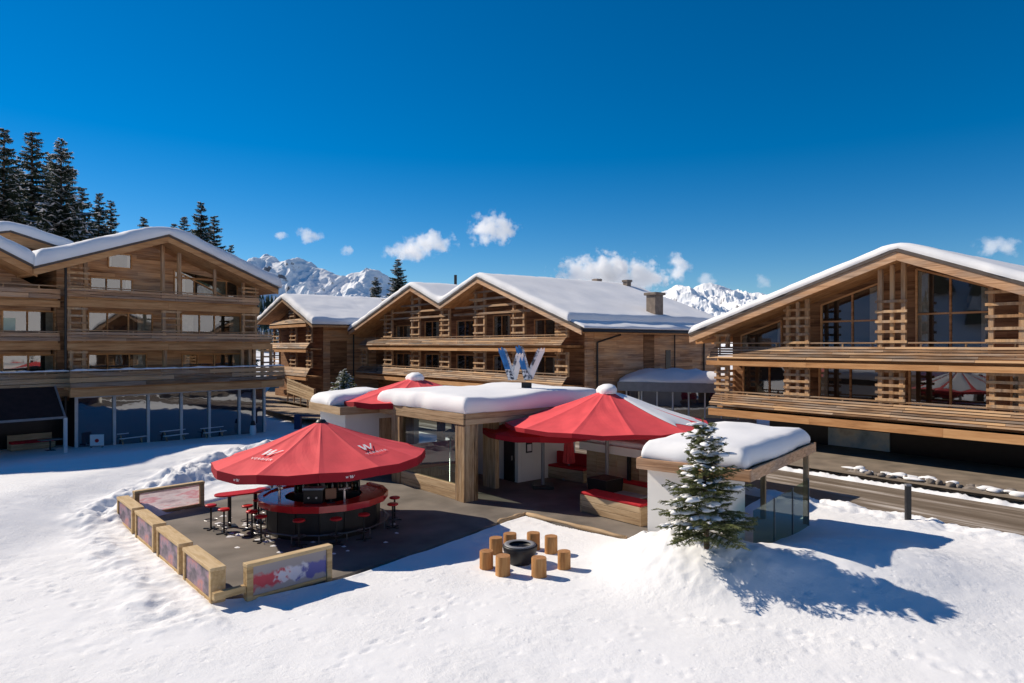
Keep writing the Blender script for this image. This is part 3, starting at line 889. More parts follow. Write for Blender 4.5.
# far side screens that show edge-on past the left corner
mb = MB()
for z in (3.25, 3.6, 3.95, 4.3): mb.box(uA + 0.02, uA + 0.18, 0.25, 2.0, z, z + 0.16)
for vv in (0.9, 1.75): mb.box(uA - 0.02, uA + 0.2, vv, vv + 0.18, 2.6, 4.78)
mb.build('side_screen', M['post'], RL)
# glazing, upper
def wtop(u): return under(RPOLY, u, TH) - 0.30
def gwin(pa, pb, zlow, mu, mz, apex=False):
    a = fr.U(pa, REC); c = fr.U(pb, REC)
    return window(RL, [(a, zlow), (c, zlow), (c, wtop(c)), (a, wtop(a))], REC, [fr.U(x, REC) for x in mu], mz)
gwin(822, 879, 5.5, [853], [7.3]); gwin(917, 990, 5.5, [951], [7.55]); gwin(742, 782, 5.5, [], [])
for (pa, pb, mu) in ((744, 786, [770]), (820, 880, [851]), (910, 988, [951]), (1012, 1060, [1036])):
    window(RL, rect(fr.U(pa, REC), fr.U(pb, REC), 2.75, 4.72), REC, [fr.U(x, REC) for x in mu], [])
# roof struts under the left eave
mb = MB()
for vv in (0.3, 1.9): mb.bar((uA + 0.1, vv, 6.3), (uA - 1.7, vv, under(RPOLY, uA - 1.6, TH)), 0.16, 0.2)
for vv in (-0.6, 2.5, 6, 10): mb.bar((uA, vv, under(RPOLY, uA, TH) - 0.1), (eL[0] + 0.3, vv, under(RPOLY, eL[0] + 0.3, TH) - 0.1), 0.14, 0.2)
mb.build('eave_strut', M['beam'], RL)

# ================================================================== left lodge
fl = Frame((-28.4, 45.5), (0.64, 0.768))
LL = empty('chalet_lodge', (*fl.O, -0.7), fl.rz, 'shaded timber lodge at left, three balcony floors above a white framed glazed ground floor', 'lodge')
Z0 = 0.7    # its base lies lower than the terrace
VO = -1.3
eL = fl.uz(34, 267, VO); ap = fl.uz(168, 235, VO); eR = fl.uz(278, 288, VO)
def lz(p): return (p[0], p[1] + Z0)
LP = [lz(eL), lz(ap), lz(eR)]
TH = 0.45
uA = fl.U(66); uB = fl.U(258)
D = 16; REC = 1.8
pts = [(uA, 3.2), (uB, 3.2), (uB, under(LP, uB, TH)), (LP[1][0], LP[1][1] - TH), (uA, under(LP, uA, TH))]
mb = MB(); mb.prism(pts, 'y', REC, D); mb.build('wall', M['wall'], LL)
RF = roof(LL, LP, VO, D + 0.8, TH, barge_h=0.40, bmat='beam')
snow_cap('roof_snow', RF, LP[0][0] + 0.05, LP[2][0] + 0.1, VO - 0.2, D + 0.8, lambda u: interp(LP, u) + 0.04, 0.92, r=0.5, seed=11, smooth_u=1.6, wav=0.12)
H3, H2, H1 = 9.08 + Z0, 6.19 + Z0, 3.3 + Z0
balcony(LL, fl.U(66), fl.U(259), H3 + 0.82, H3 + 0.68, H3 + 0.08, 0.0, 0.12, REC, nb=3, beam=(H3 - 0.06, H3 - 0.55), bmat='board_warm')
balcony(LL, fl.U(66), fl.U(272), H2 + 0.82, H2 + 0.68, H2 + 0.04, 0.0, 0.12, REC, nb=3, beam=(H2 - 0.10, H2 - 0.55), bmat='board_warm')
# the big lowest terrace juts out
vj = -2.2
ua, ztop_ = fl.uz(70, 371, vj); ub, zt2 = fl.uz(284, 371, vj)
zlow = fl.uz(80, 397, vj)[1] + Z0
balcony(LL, ua, ub, ztop_ + Z0, ztop_ + Z0 - 0.12, zlow + 0.55, vj, 0.10, REC - vj, nb=3, beam=(zlow + 0.50, zlow), snow=True, step=2.6)
# posts and screens
def post(u, v, z0, z1, wd=0.22, parent=LL):
    mb = MB(); mb.box(u - wd / 2, u + wd / 2, v, v + wd, z0, z1); mb.build('post', M['post'], parent)
for px in (164, 180.5): post(fl.U(px), 0.12, H3, under(LP, fl.U(px), TH))
ladder(LL, fl.U(67), fl.U(88), H3, 0, 0.05, zt0=under(LP, fl.U(68), TH), zt1=under(LP, fl.U(86), TH), n=6)
ladder(LL, fl.U(243), fl.U(257.5), H3, 0, 0.05, zt0=under(LP, fl.U(244), TH), zt1=under(LP, fl.U(256), TH), n=5)
post(fl.U(216), 0.12, H3, under(LP, fl.U(216), TH), 0.18)
for (a, c) in ((68, 86), (163, 180), (243, 257.5)):
    ladder(LL, fl.U(a), fl.U(c), H2, H3 - 0.55, 0.05, n=5)
ladder(LL, fl.U(70), fl.U(86), H1, H2 - 0.55, 0.05, n=5)
ladder(LL, fl.U(262), fl.U(273), H1, H2 - 0.55, 0.05, n=5)
for px in (166, 243.5, 251): post(fl.U(px), 0.12, H1, H2 - 0.55, 0.24)
# windows
uz = lambda px, py: lz(fl.uz(px, py, REC))
def lw(pa, pb, ya, yb, mu=(), mz=()):
    a = fl.U(pa, REC); c = fl.U(pb, REC); z1 = uz((pa + pb) / 2, ya)[1]; z0 = uz((pa + pb) / 2, yb)[1]
    window(LL, rect(a, c, z0, z1), REC, [fl.U(x, REC) for x in mu], mz)
lw(90, 132, 278.5, 293, [106, 121]); lw(108, 131, 254, 268)
a, c = fl.U(174, REC), fl.U(226, REC)
window(LL, [(a, uz(174, 277)[1]), (c, uz(226, 282)[1] + 0.1), (c, under(LP, c, TH) - 1.35), (a, under(LP, a, TH) - 1.0)], REC, [fl.U(181, REC)], [])
lw(174, 237, 280, 298, [194, 214])
lw(88, 152, 313, 336, [107, 128]); lw(181, 240, 315, 336, [199, 214])
lw(88, 146, 354, 376, [107, 129]); lw(182, 240, 354, 376, [197, 214])
# right flank: loggia ends that show the way through
mb = MB(); mb.box(uB - 0.25, uB, 0.3, REC, H1, under(LP, uB, TH) - 0.02); mb.build('side_wall', M['wall'], LL)
# ground floor glazing
VG = -0.6
gl = MB()
xsG = [76, 114, 148, 181, 209, 239, 254, 264]
uG = [fl.U(x, VG) for x in xsG]
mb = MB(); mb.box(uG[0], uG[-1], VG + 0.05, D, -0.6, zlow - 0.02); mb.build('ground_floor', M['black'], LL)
mb = MB()
for u in uG: mb.box(u - 0.085, u + 0.085, VG - 0.12, VG + 0.04, -0.6, zlow - 0.01)
mb.box(uG[0] + .03, uG[-1] - .03, VG - 0.11, VG + 0.035, zlow - 0.19, zlow - 0.015); mb.box(uG[0] + .03, uG[-1] - .03, VG - 0.10, VG + 0.03, -0.59, -0.5)
fo = mb.build('glazing_frame', M['frame'], LL)
for a, c in zip(uG[:-1], uG[1:]):
    mb = MB(); mb.add([(a + 0.085, VG, -0.5), (c - 0.085, VG, -0.5), (c - 0.085, VG, zlow - 0.2), (a + 0.085, VG, zlow - 0.2)], [(0, 1, 2, 3)])
    mb.build('shopfront_pane', M['glass_low'], fo)
# rain pipe at the left corner
mb = MB(); mb.tube((uA - 0.05, -0.1, 0), (uA - 0.05, -0.1, H3 + 2), 0.08); mb.build('downpipe', M['dark'], LL)

# ---------------- wing left of it (cut by the picture edge)
fw_ = Frame(fl.W(0, 0.5)[:2], (0.64, 0.768))
LW = empty('chalet_lodge', (*fw_.O, -0.7), fw_.rz, 'timber lodge cut off by the left picture edge, with a dark awning below', 'lodge')
VO = -1.4
e2 = fw_.uz(37, 268, VO); t2 = fw_.uz(0, 249, VO)
sl = (t2[1] - e2[1]) / (e2[0] - t2[0])
WA = 7.2
WP = [(e2[0] - 2 * WA - 3, e2[1] + Z0 - sl * 3), (e2[0] - WA, e2[1] + Z0 + sl * WA), lz(e2)]
uB2 = fw_.U(60); uA2 = uB2 - 11
pts = [(uA2, 3.2), (uB2, 3.2), (uB2, under(WP, uB2, TH)), (WP[1][0], WP[1][1] - TH), (uA2, under(WP, uA2, TH))]
mb = MB(); mb.prism(pts, 'y', REC, 12); mb.build('wall', M['wall'], LW)
RF = roof(LW, WP, VO, 9, TH, barge_h=0.45, bmat='beam')
snow_cap('roof_snow', RF, WP[0][0], WP[2][0] + 0.05, VO - 0.2, 9, lambda u: interp(WP, u) + 0.04, 0.9, r=0.5, seed=15, smooth_u=1.4, wav=0.12)
balcony(LW, uA2, uB2, H3 + 0.80, H3 + 0.55, H3 - 0.1, 0, 0.1, REC, nb=2, beam=(H3 - 0.22, H3 - 0.62), bmat='board_warm')
balcony(LW, uA2, uB2, H2 + 0.72, H2 + 0.60, H2 + 0.02, 0, 0.1, REC, nb=2, beam=(H2 - 0.08, H2 - 0.5), bmat='board_warm')
ub3 = fw_.U(70, -1.2)
balcony(LW, uA2, ub3, ztop_ + Z0 - 0.05, ztop_ + Z0 - 0.2, zlow + 0.5, -1.2, 0.1, REC + 1.2, nb=3, beam=(zlow + .45, zlow), snow=True)
def ww(pa, pb, ya, yb, mu=()):
    a = fw_.U(pa, REC); c = fw_.U(pb, REC); z1 = lz(fw_.uz(30, ya, REC))[1]; z0 = lz(fw_.uz(30, yb, REC))[1]
    return window(LW, rect(a, c, z0, z1), REC, [fw_.U(x, REC) for x in mu])
ww(2, 54, 311, 334, [27]); ww(2, 54, 355, 374, [28])
M['blind'] = plain('pale_blind', (0.62, 0.74, 0.62), rough=0.8, var=0.08)
a = fw_.U(3, REC); c = fw_.U(15, REC)
mb = MB(); mb.box(a, c, REC - 0.10, REC - 0.075, 6.95 + Z0, 7.75 + Z0); o = mb.build('window_blind', M['blind'], LW); o['label'] = 'pale green blind in the upper window'
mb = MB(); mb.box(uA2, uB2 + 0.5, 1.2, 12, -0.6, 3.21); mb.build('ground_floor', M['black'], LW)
mb = MB(); mb.box(uB2 - 0.1, uB2 + 0.7, 0.15, 0.4, 3.0, under(WP, uB2, TH) - 0.6)
mb.build('corner_post', M['recess'], LW)
# awning: dark fabric on a pale frame, with a post
aw = fw_
va0 = -1.35; va1 = -3.6
p = [fw_.uz(54, 386.5, va0), fw_.uz(64, 417, va1)]
zt_, zl_ = p[0][1], p[1][1]
AW = empty('awning', (*fw_.W(p[0][0] - 5, va0)[:2], 0), fw_.rz, 'dark sloping awning on a pale frame over the far left terrace', 'awning')
aL = uA2 - (p[0][0] - 5) + .1; u_r0 = 5.0; u_r1 = p[1][0] - (p[0][0] - 5)
mb = MB()
mb.hexa([(aL, 0, zt_ - .05), (u_r0, 0, zt_ - .05), (u_r1, va1 - va0, zl_ - .05), (aL, va1 - va0, zl_ - .05), (aL, 0, zt_), (u_r0, 0, zt_), (u_r1, va1 - va0, zl_), (aL, va1 - va0, zl_)])
M['awn'] = plain('dark_awning', (0.022, 0.012, 0.012), rough=0.8, var=0.3)
mb.build('canopy', M['awn'], AW)
mb = MB()
mb.bar((u_r0 + .05, 0, zt_), (u_r1 + .05, va1 - va0, zl_), 0.1, 0.14)
mb.bar((aL, va1 - va0 - .05, zl_ - 0.02), (u_r1 + .1, va1 - va0 - .05, zl_ - 0.02), 0.08, 0.14)
mb.build('frame', M['grey'], AW)
mb = MB(); mb.box(u_r1 - 0.02, u_r1 + 0.16, va1 - va0 - 0.1, va1 - va0 + 0.08, -1.2, zl_ - 0.05); mb.build('post', M['frame'], AW)
mb = MB(); mb.box(aL, aL + 0.18, va1 - va0 - 0.1, va1 - va0 + 0.08, -1.2, zl_ - 0.05); mb.build('post', M['frame'], AW)

# ---------------- higher roof behind it
fb = Frame(fl.W(-3, 13)[:2], (0.64, 0.768))
q0 = fb.uz(10, 231, 0); q1 = fb.uz(56, 246, 0)
sl = (q0[1] - q1[1]) / (q1[0] - q0[0])
BP = [(q0[0] - 7, q0[1] - sl * 7), q0, (q1[0] + 1.5, q1[1] - sl * 1.5)]
LB = empty('chalet', (*fb.O, 0), fb.rz, 'snow roofed chalet showing only its gable between the two left lodges', 'chalet')
mb = MB(); mb.prism([(BP[0][0] + 1, 0), (BP[2][0] - 1, 0), (BP[2][0] - 1, BP[2][1] - .2), (q0[0], q0[1] - .5), (BP[0][0] + 1, BP[0][1] - .2)], 'y', 0.8, 12)
mb.build('wall', M['wall'], LB)
RF = roof(LB, BP, 0, 12, 0.4, barge_h=0.7)
snow_cap('roof_snow', RF, BP[0][0], BP[2][0], -0.15, 12, lambda u: interp(BP, u) + 0.04, 0.9, r=0.6, seed=19, smooth_u=1.2)

# ================================================================== central lodge with twin gables
fc = Frame((3.81, 49.1), (0.616, -0.788))
CL = empty('chalet_lodge', (*fc.O, 0), fc.rz, 'central timber lodge with twin gables, lattice balconies and a chimney on its snowy roof', 'lodge')
VO = -0.9; TH = 0.36; REC = 1.7; D = 16.5
cA0 = fc.uz(349, 331, VO); cA = fc.uz(410.5, 286, VO); cV = fc.uz(440, 304, VO); cB = fc.uz(477.5, 277, VO); cB1 = fc.uz(582, 328, VO)
CP = [cA0, cA, cV, cB, cB1]
uA = fc.U(362); uB = fc.U(568)
pts = [(uA, 2.2), (uB + 0.9, 2.2), (uB + 0.9, under(CP, uB + 0.9, TH)), (cB[0], cB[1] - TH), (cV[0], cV[1] - TH), (cA[0], cA[1] - TH), (uA, under(CP, uA, TH))]
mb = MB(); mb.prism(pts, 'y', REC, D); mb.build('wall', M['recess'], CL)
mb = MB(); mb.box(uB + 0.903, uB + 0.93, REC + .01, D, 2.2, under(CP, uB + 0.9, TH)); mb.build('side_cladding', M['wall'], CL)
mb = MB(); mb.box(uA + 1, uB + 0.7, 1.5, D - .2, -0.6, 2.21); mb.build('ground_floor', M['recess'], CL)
# side loggia end
mb = MB(); mb.box(uB + 0.66, uB + 0.9, 1.0, REC - 0.003, 2.2, under(CP, uB + 0.9, TH)); mb.build('side_wall', M['wall'], CL)
RF = roof(CL, CP, VO, D + 0.9, TH, barge_h=0.34, bmat='board_warm')
def cz(u): return interp(CP, u) + 0.04
snow_cap('roof_snow', RF, cA0[0], cB1[0] - 1.25, VO - 0.1, D + 0.9, cz, 0.52, r=0.28, seed=21, smooth_u=0.7, wav=0.14)
snow_cap('roof_snow', RF, cB1[0] - 1.5, cB1[0] + 0.13, VO + 0.1, D + 0.9, cz, 0.15, r=0.12, seed=22, wav=0.3)
balcony(CL, uA + 0.6, fc.U(567), 6.78, 6.60, 5.95, 0.0, 0.6, REC, nb=5, beam=(5.75, 5.50), slant0=-0.3)
balcony(CL, uA - 0.2, fc.U(567), 3.92, 3.72, 3.0, 0.0, 0.6, REC, nb=5, beam=(2.8, 2.45), slant0=-0.3)
for (a, c) in ((384, 391.6), (411, 419), (440.3, 449), (474, 484.3), (512, 524), (556, 567)):
    ua, uc = fc.U(a), fc.U(c)
    ladder(CL, ua, uc, 6.55, 0, 0.03, n=6 if a < 500 else 5, zt0=under(CP, ua + .1, TH), zt1=under(CP, uc - .1, TH), pw=0.2, rung_to=min(10.6, under(CP, ua, TH), under(CP, uc, TH)))
    ladder(CL, ua, uc, 3.7, 5.5, 0.03, n=4, pw=0.2)
ladder(CL, fc.U(361.5), fc.U(366.5), 3.7, 5.5, 0.03, n=4, pw=0.2)
# slats across the gables
mb = MB()
for z in (8.55, 9.15, 9.75, 10.35):
    for (lo, hi) in ((cA0[0], cV[0]), (cV[0], cB1[0])):
        us = [lo + (hi - lo) * k / 200 for k in range(201)]
        ok = [x for x in us if under(CP, x, TH) - 0.25 > z]
        if ok:
            a, c = min(ok) + 0.1, max(ok) - 0.1
            mb.box(a + rng.uniform(0, 1.2), c - rng.uniform(0, 1.2), -0.06, -0.002 + 0.0, z, z + 0.17)
mb.build('gable_slat', M['board'], CL)
for (a, c, z0, z1) in ((393, 409, 6.0, 8.0), (421, 438, 6.0, 8.3), (452, 472, 6.0, 8.2), (488, 508, 6.0, 8.5), (528, 553, 6.0, 8.0),
                       (393, 409, 3.1, 5.1), (421, 438, 3.1, 5.1), (452, 472, 3.1, 5.1), (488, 508, 3.1, 5.1), (528, 553, 3.1, 5.1)):
    a = fc.U(a, REC) + 0.9; c = fc.U(c, REC) + 0.4
    if c - a > 0.8: window(CL, rect(a, c, z0, z1), REC, [(a + c) / 2], [])
# side wall: recess column, downpipes, small window
S = uB + 0.93
def sidebox(name, v0, v1, z0, z1, out, mat):
    mb = MB(); mb.box(S + 0.003, S + out, v0, v1, z0, z1); return mb.build(name, M[mat], CL)
sidebox('side_panel', 7.0, 8.2, 1.0, under(CP, S, TH) - 0.05, 0.05, 'recess')
sidebox('side_window', 9.6, 10.2, 3.6, 5.6, 0.05, 'black')
mb = MB(); mb.tube((S + 0.12, 1.9, 1.5), (S + 0.12, 1.9, 6.2), 0.07); mb.tube((S + 0.12, 1.9, 6.2), (S + 1.2, 3.2, 6.75), 0.07); mb.tube((S + .12, 14.4, 1.5), (S + .12, 14.4, 6.6), 0.07)
mb.tube((S + .12, 10.6, 3.0), (S + .12, 10.6, 6.8), 0.05)
mb.build('downpipe', M['dark'], CL)
mb = MB(); mb.tube((cB1[0] + .14, VO, cB1[1] - 0.18), (cB1[0] + .14, D + .8, cB1[1] - 0.18), 0.10); mb.build('gutter', M['dark'], RF)
# chimneys and vents on the roof
def chimney(v, u, w_, h_, mat='chim', cap=True):
    z = interp(CP, u)
    mb = MB(); mb.box(u - w_ / 2, u + w_ / 2, v - w_ / 2, v + w_ / 2, z - 0.5, z + h_)
    o = mb.build('chimney', M[mat], RF, bevel=0.03)
    if cap:
        mb = MB(); mb.box(u - w_ * .65, u + w_ * .65, v - w_ * .65, v + w_ * .65, z + h_ + 0.002, z + h_ + 0.22); mb.build('cowl', M['chim'], o, bevel=0.04)
    return o
chimney(9.2, cB1[0] - 2.2, 0.95, 2.0)
for (px, py, v, h_) in ((597, 287, 14, 1.25), (627, 291, 15.5, 1.35)):
    u, z = fc.uz(px, py, v); 
    u = min(u, cB1[0] - 1); chimney(v, u, 0.55, max(0.9, z - interp(CP, u) + 0.55))
u, z = fc.uz(455.5, 288, 7)
mb = MB(); mb.tube((u, 7, interp(CP, u) - .2), (u, 7, fc.uz(455.5, 275, 7)[1]), 0.16); mb.build('flue', M['dark'], RF)

# ================================================================== small chalet far left of centre
fs_ = Frame(gp(284, 345.0 + F * 6 / 82.0)[:2], (0.616, -0.788))
SC = empty('chalet', (*fs_.O, 0), fs_.rz, 'small timber chalet with three lattice loggias, between the left and central lodges', 'chalet')
VO = -0.8; TH = 0.32; REC = 1.4
s0 = fs_.uz(257, 322, VO); sa = fs_.uz(282.5, 298, VO); s1 = fs_.uz(313, 324, VO)
SP = [s0, sa, s1]
uA = fs_.U(268); uB = fs_.U(311)
D = 14
pts = [(uA, 0.5), (uB, 0.5), (uB, under(SP, uB, TH)), (sa[0], sa[1] - TH), (uA, under(SP, uA, TH))]
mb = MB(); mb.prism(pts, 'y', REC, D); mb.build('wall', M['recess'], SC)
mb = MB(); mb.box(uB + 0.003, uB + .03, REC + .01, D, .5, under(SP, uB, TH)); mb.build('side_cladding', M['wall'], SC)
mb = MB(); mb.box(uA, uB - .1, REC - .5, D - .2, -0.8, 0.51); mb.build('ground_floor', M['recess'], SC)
RF = roof(SC, SP, VO, D + 0.6, TH, barge_h=0.3, bmat='board')
snow_cap('roof_snow', RF, s0[0], s1[0] + 0.1, VO - 0.1, D + 0.6, lambda u: interp(SP, u) + 0.04, 0.65, r=0.4, seed=31, smooth_u=0.7)
zz = lambda py: fs_.uz(292, py, 0)[1]
for (yt, yb) in ((318.5, 325), (342, 349.5), (366, 376)):
    balcony(SC, fs_.U(274 if yt < 330 else 271), fs_.U(310), zz(yt) + 0.05, zz(yt) - 0.1, zz(yb) + 0.1, 0, 0.5, REC, nb=3, beam=(zz(yb), zz(yb) - 0.3), slant0=-0.3, rail=False)
for (a, c) in ((273, 279), (290, 295.5), (306.5, 311)):
    for (zb_, zt_) in ((zz(366), zz(351)), (zz(342), zz(327))):
        ladder(SC, fs_.U(a), fs_.U(c), zb_ - .1, zt_, 0.03, n=4, pw=0.16)
ladder(SC, fs_.U(289), fs_.U(294), zz(318.5), zz(310), 0.03, n=3, pw=0.16)
mb = MB(); mb.box(uB + 0.033, uB + 0.07, 2.2, 4.2, 1.5, 6.5); mb.build('side_lattice', M['recess'], SC)
mb = MB(); mb.tube((uB + .1, 5.0, 0), (uB + .1, 5.0, 7.6), 0.08); mb.build('downpipe', M['dark'], SC)
mb = MB(); mb.box(-1.2 + s1[0] * .4, s1[0] * .4 + 2.2, 11.2, 12.6, interp(SP, s1[0] * .4) - .3, interp(SP, s1[0] * .4) + 1.15); mb.build('roof_hatch', M['chim'], RF)

# ================================================================== glazed annex between central and right lodge
fa = Frame((8.2, 50.2), (0.93, -0.36))
AN = empty('annex', (*fa.O, -0.3), fa.rz, 'low flat roofed annex with dark windows, right of the central twin gabled lodge', 'annex')
W_ = 9.2
mb = MB(); mb.box(0, W_, 0.4, 5.0, 0, 2.9); mb.build('wall', M['glass_low'], AN)
mb = MB(); mb.box(-0.4, W_ + 0.3, -0.3, 5.4, 2.95, 3.62); rf = mb.build('roof', M['grey'], AN, bevel=0.02)
snow_cap('roof_snow', rf, -0.35, W_ + 0.25, -0.25, 5.3, lambda u: 3.6, 0.75, r=1.6, seed=41, wav=0.5)
mb = MB()
for k in range(9): mb.box(0.1 + k * 1.12, 0.2 + k * 1.12, 0.28, 0.397, 0, 2.95)
mb.build('window_mullion', M['frame'], AN)
mb = MB(); mb.box(0, W_, 0.2, 0.39, 0.0, 1.1); mb.build('sill_wall', M['grey'], AN)
# ------------------------------------------------------------------ red canvas lets a little light through
nt = M['red'].node_tree; b = nt.nodes['Principled BSDF']; out = nt.nodes['Material Output']
tl = N(nt, 'ShaderNodeBsdfTranslucent'); tl.inputs['Color'].default_value = (0.55, 0.02, 0.03, 1)
mx = N(nt, 'ShaderNodeMixShader'); mx.inputs[0].default_value = 0.16
L(nt, b.outputs[0], mx.inputs[1]); L(nt, tl.outputs[0], mx.inputs[2]); L(nt, mx.outputs[0], out.inputs['Surface'])

W_STROKES = [[(0.0, 1.0), (0.17, 1.0), (0.27, 0.0), (0.12, 0.0)],
             [(0.16, 0.0), (0.27, 0.0), (0.52, 0.96), (0.42, 0.96)],
             [(0.42, 1.0), (0.58, 1.0), (0.66, 0.0), (0.51, 0.0)],
             [(0.55, 0.0), (0.66, 0.0), (1.12, 1.0), (1.0, 1.0)]]

def text_polys(body):
    cu = bpy.data.curves.new('lettering', 'FONT'); cu.body = body; cu.align_x = 'CENTER'; cu.size = 1.0; cu.space_character = 1.25
    ob = bpy.data.objects.new('lettering', cu); col.objects.link(ob)
    dg = bpy.context.evaluated_depsgraph_get()
    me = bpy.data.meshes.new_from_object(ob.evaluated_get(dg))
    vs = [tuple(v.co) for v in me.vertices]; fs = [tuple(p.vertices) for p in me.polygons]
    bpy.data.objects.remove(ob); bpy.data.meshes.remove(me); bpy.data.curves.remove(cu)
    return vs, fs

def parasol(name, loc, R, z_rim, z_apex, n, a0, label, val=0.28, pole=True, emblems=(), marks=(), snowcap=False, snowang=None, group=None, sag=0.06, base=True):
    root = empty(name, loc, 0, label, 'parasol', group)
    mb = MB(); K = 12; rw = random.Random(int(R * 100)); wr = [[rw.uniform(-1, 1) for _ in range(4)] for _ in range(n)]
    def P(ang_i, fr_, t):
        """point on facet ang_i at fraction fr_ (0..1 across), t (0 apex..1 rim)"""
        a = a0 + 2 * PI * ang_i / n; c = a0 + 2 * PI * (ang_i + 1) / n
        r = 0.16 + (R - 0.16) * t
        p = Vector((math.cos(a), math.sin(a), 0)) * (1 - fr_) + Vector((math.cos(c), math.sin(c), 0)) * fr_
        p = p * r
        dip = sag * R * 0.35 * math.sin(PI * min(1, t)) + 0.05 * 4 * fr_ * (1 - fr_) * t
        q4 = wr[int(ang_i) % n]; e_ = 4 * fr_ * (1 - fr_)
        wrk = e_ * .013 * (q4[0] * math.sin(7 * t + 5 * fr_ + 3 * q4[1]) + q4[2] * math.sin(17 * t - 9 * fr_ + 5 * q4[3])) * min(1, 3 * t) + .014 * (1 - e_) ** 6 * min(1, 4 * t)
        p.z = z_apex + (z_rim - z_apex) * t - dip + wrk
        return p
    for i in range(n):
        S_ = 10
        vs = [P(i, s / S_, t / K) for t in range(K + 1) for s in range(S_ + 1)]
        fs = [(t * (S_ + 1) + s, t * (S_ + 1) + s + 1, (t + 1) * (S_ + 1) + s + 1, (t + 1) * (S_ + 1) + s) for t in range(K) for s in range(S_)]
        mb.add(vs, fs)
    o = mb.build('canopy', M['red'], root)
    sm = o.modifiers.new('cloth', 'SOLIDIFY'); sm.thickness = 0.008; sm.offset = -1
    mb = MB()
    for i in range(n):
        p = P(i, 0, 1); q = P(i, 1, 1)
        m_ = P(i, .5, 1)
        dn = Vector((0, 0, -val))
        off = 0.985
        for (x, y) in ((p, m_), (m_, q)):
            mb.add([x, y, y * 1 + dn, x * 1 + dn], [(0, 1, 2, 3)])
    v_ = mb.build('valance', M['redshade'], root)
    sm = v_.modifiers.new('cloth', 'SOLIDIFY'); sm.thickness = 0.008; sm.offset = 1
    # ribs
    for i in range(n):
        mb = MB(); q_ = [P(i, 0, .02 + .95 * k / 5) - Vector((0, 0, .12)) for k in range(6)]
        for k in range(5): mb.bar(q_[k], q_[k + 1], 0.045, 0.05)
        mb.build('rib', M['grey'], root)
    if pole:
        mb = MB(); mb.tube((0, 0, 0), (0, 0, z_apex - 0.02), 0.075, n=14); mb.build('pole', M['grey'], root, smooth=False)
        mb = MB(); mb.tube((0, 0, z_rim - 0.15), (0, 0, z_rim + 0.12), 0.13, n=14); mb.build('hub', M['grey'], root)
        if base:
            mb = MB(); mb.box(-.45, .45, -.45, .45, 0.0, 0.14); mb.build('base_plate', M['dark'], root, bevel=0.02)
    mb = MB(); mb.lathe([(0.0, z_apex + 0.10), (0.12, z_apex + 0.085), (0.2, z_apex - 0.02), (0.2, z_apex - 0.06)], n=16); mb.build('finial', M['dark'] if not snowcap else M['red'], root, smooth=True)
    if snowcap:
        mb = MB(); pr = [(0.0, z_apex + 0.25), (0.2, z_apex + 0.235), (0.36, z_apex + 0.16), (0.46, z_apex + 0.03), (0.42, z_apex - 0.12)]
        mb.lathe(pr, n=18)
        rj = random.Random(int(loc[0] * 91)); pj = [rj.uniform(0, 6) for _ in range(3)]
        mb.v = [(x * (1 + .16 * math.sin(2 * math.atan2(y, x) + pj[0]) + .1 * math.sin(5 * math.atan2(y, x) + pj[1])), y * (1 + .16 * math.sin(2 * math.atan2(y, x) + pj[0]) + .1 * math.sin(3 * math.atan2(y, x) + pj[2])), z + .05 * x + .02 * math.sin(9 * y + pj[2])) for x, y, z in mb.v]
        mb.build('snow', M['snow'], root, smooth=True)
    for (i, flip) in emblems:
        e = P(i, .5, .93); u = P(i, .5, .35)
        up = (u - e).normalized(); rt = (P(i, 1, 1) - P(i, 0, 1)).normalized()
        nr = rt.cross(up).normalized()
        if nr.z < 0: nr = -nr
        c = P(i, .5, .62)
        mb = MB(); s = R * 0.105
        for st in W_STROKES:
            q = [c + rt * ((x - 0.55 + 0.14 * (y - .5)) * s * 1.55) + up * ((y - .2) * s) + nr * 0.058 for x, y in st]
            mb.add(q, [(0, 1, 2, 3)])
        mb.build('emblem', M['whiteprint'], root)
        vs, fs = TXT
        mb = MB(); s2 = R * 0.047
        mb.add([c + rt * (x * s2 * 1.35) + up * (y * s2 - R * 0.105) + nr * 0.058 for x, y, _ in vs], fs)
        mb.build('lettering', M['whiteprint'], root)
    for i in marks:
        a_, b_ = P(i, .5, 1), P(i, 1, 1)
        rt = (P(i, 1, 1) - P(i, 0, 1)).normalized(); outv = Vector((a_.x, a_.y, 0)).normalized()
        mb = MB()
        for (cx, s) in ((-0.07, 0.06), (0.07, 0.085)):
            for st in W_STROKES:
                mb.add([a_ + rt * (cx + (x - .5) * s * 1.5) + Vector((0, 0, -val * 0.5 + (y - .5) * s)) + outv * 0.02 for x, y in st], [(0, 1, 2, 3)])
        mb.build('emblem', M['whiteprint'], root)
    if snowang:
        # slabs of half slid snow on the shaded-lee facets
        for (i, t0, t1, f0, f1) in snowang:
            mb = MB(); A = 9; B = 8; vs = []
            for a_ in range(A + 1):
                for b_ in range(B + 1):
                    tt = t0 + (t1 - t0) * a_ / A; ff = f0 + (f1 - f0) * b_ / B
                    edge = min(1, 4 * min(a_ / A, 1 - a_ / A), 4 * min(b_ / B, 1 - b_ / B))
                    jt = 0.05 * math.sin(9 * ff + i) if a_ == A else 0
                    p = P(i, ff, tt + jt); p.z += 0.012 + 0.075 * edge ** 0.5
                    vs.append(p)
            fs = [(a_ * (B + 1) + b_, a_ * (B + 1) + b_ + 1, (a_ + 1) * (B + 1) + b_ + 1, (a_ + 1) * (B + 1) + b_) for a_ in range(A) for b_ in range(B)]
            mb.add(vs, fs); mb.build('snow', M['snow'], root, smooth=True)
    return root

TXT = text_polys('VERBIER')

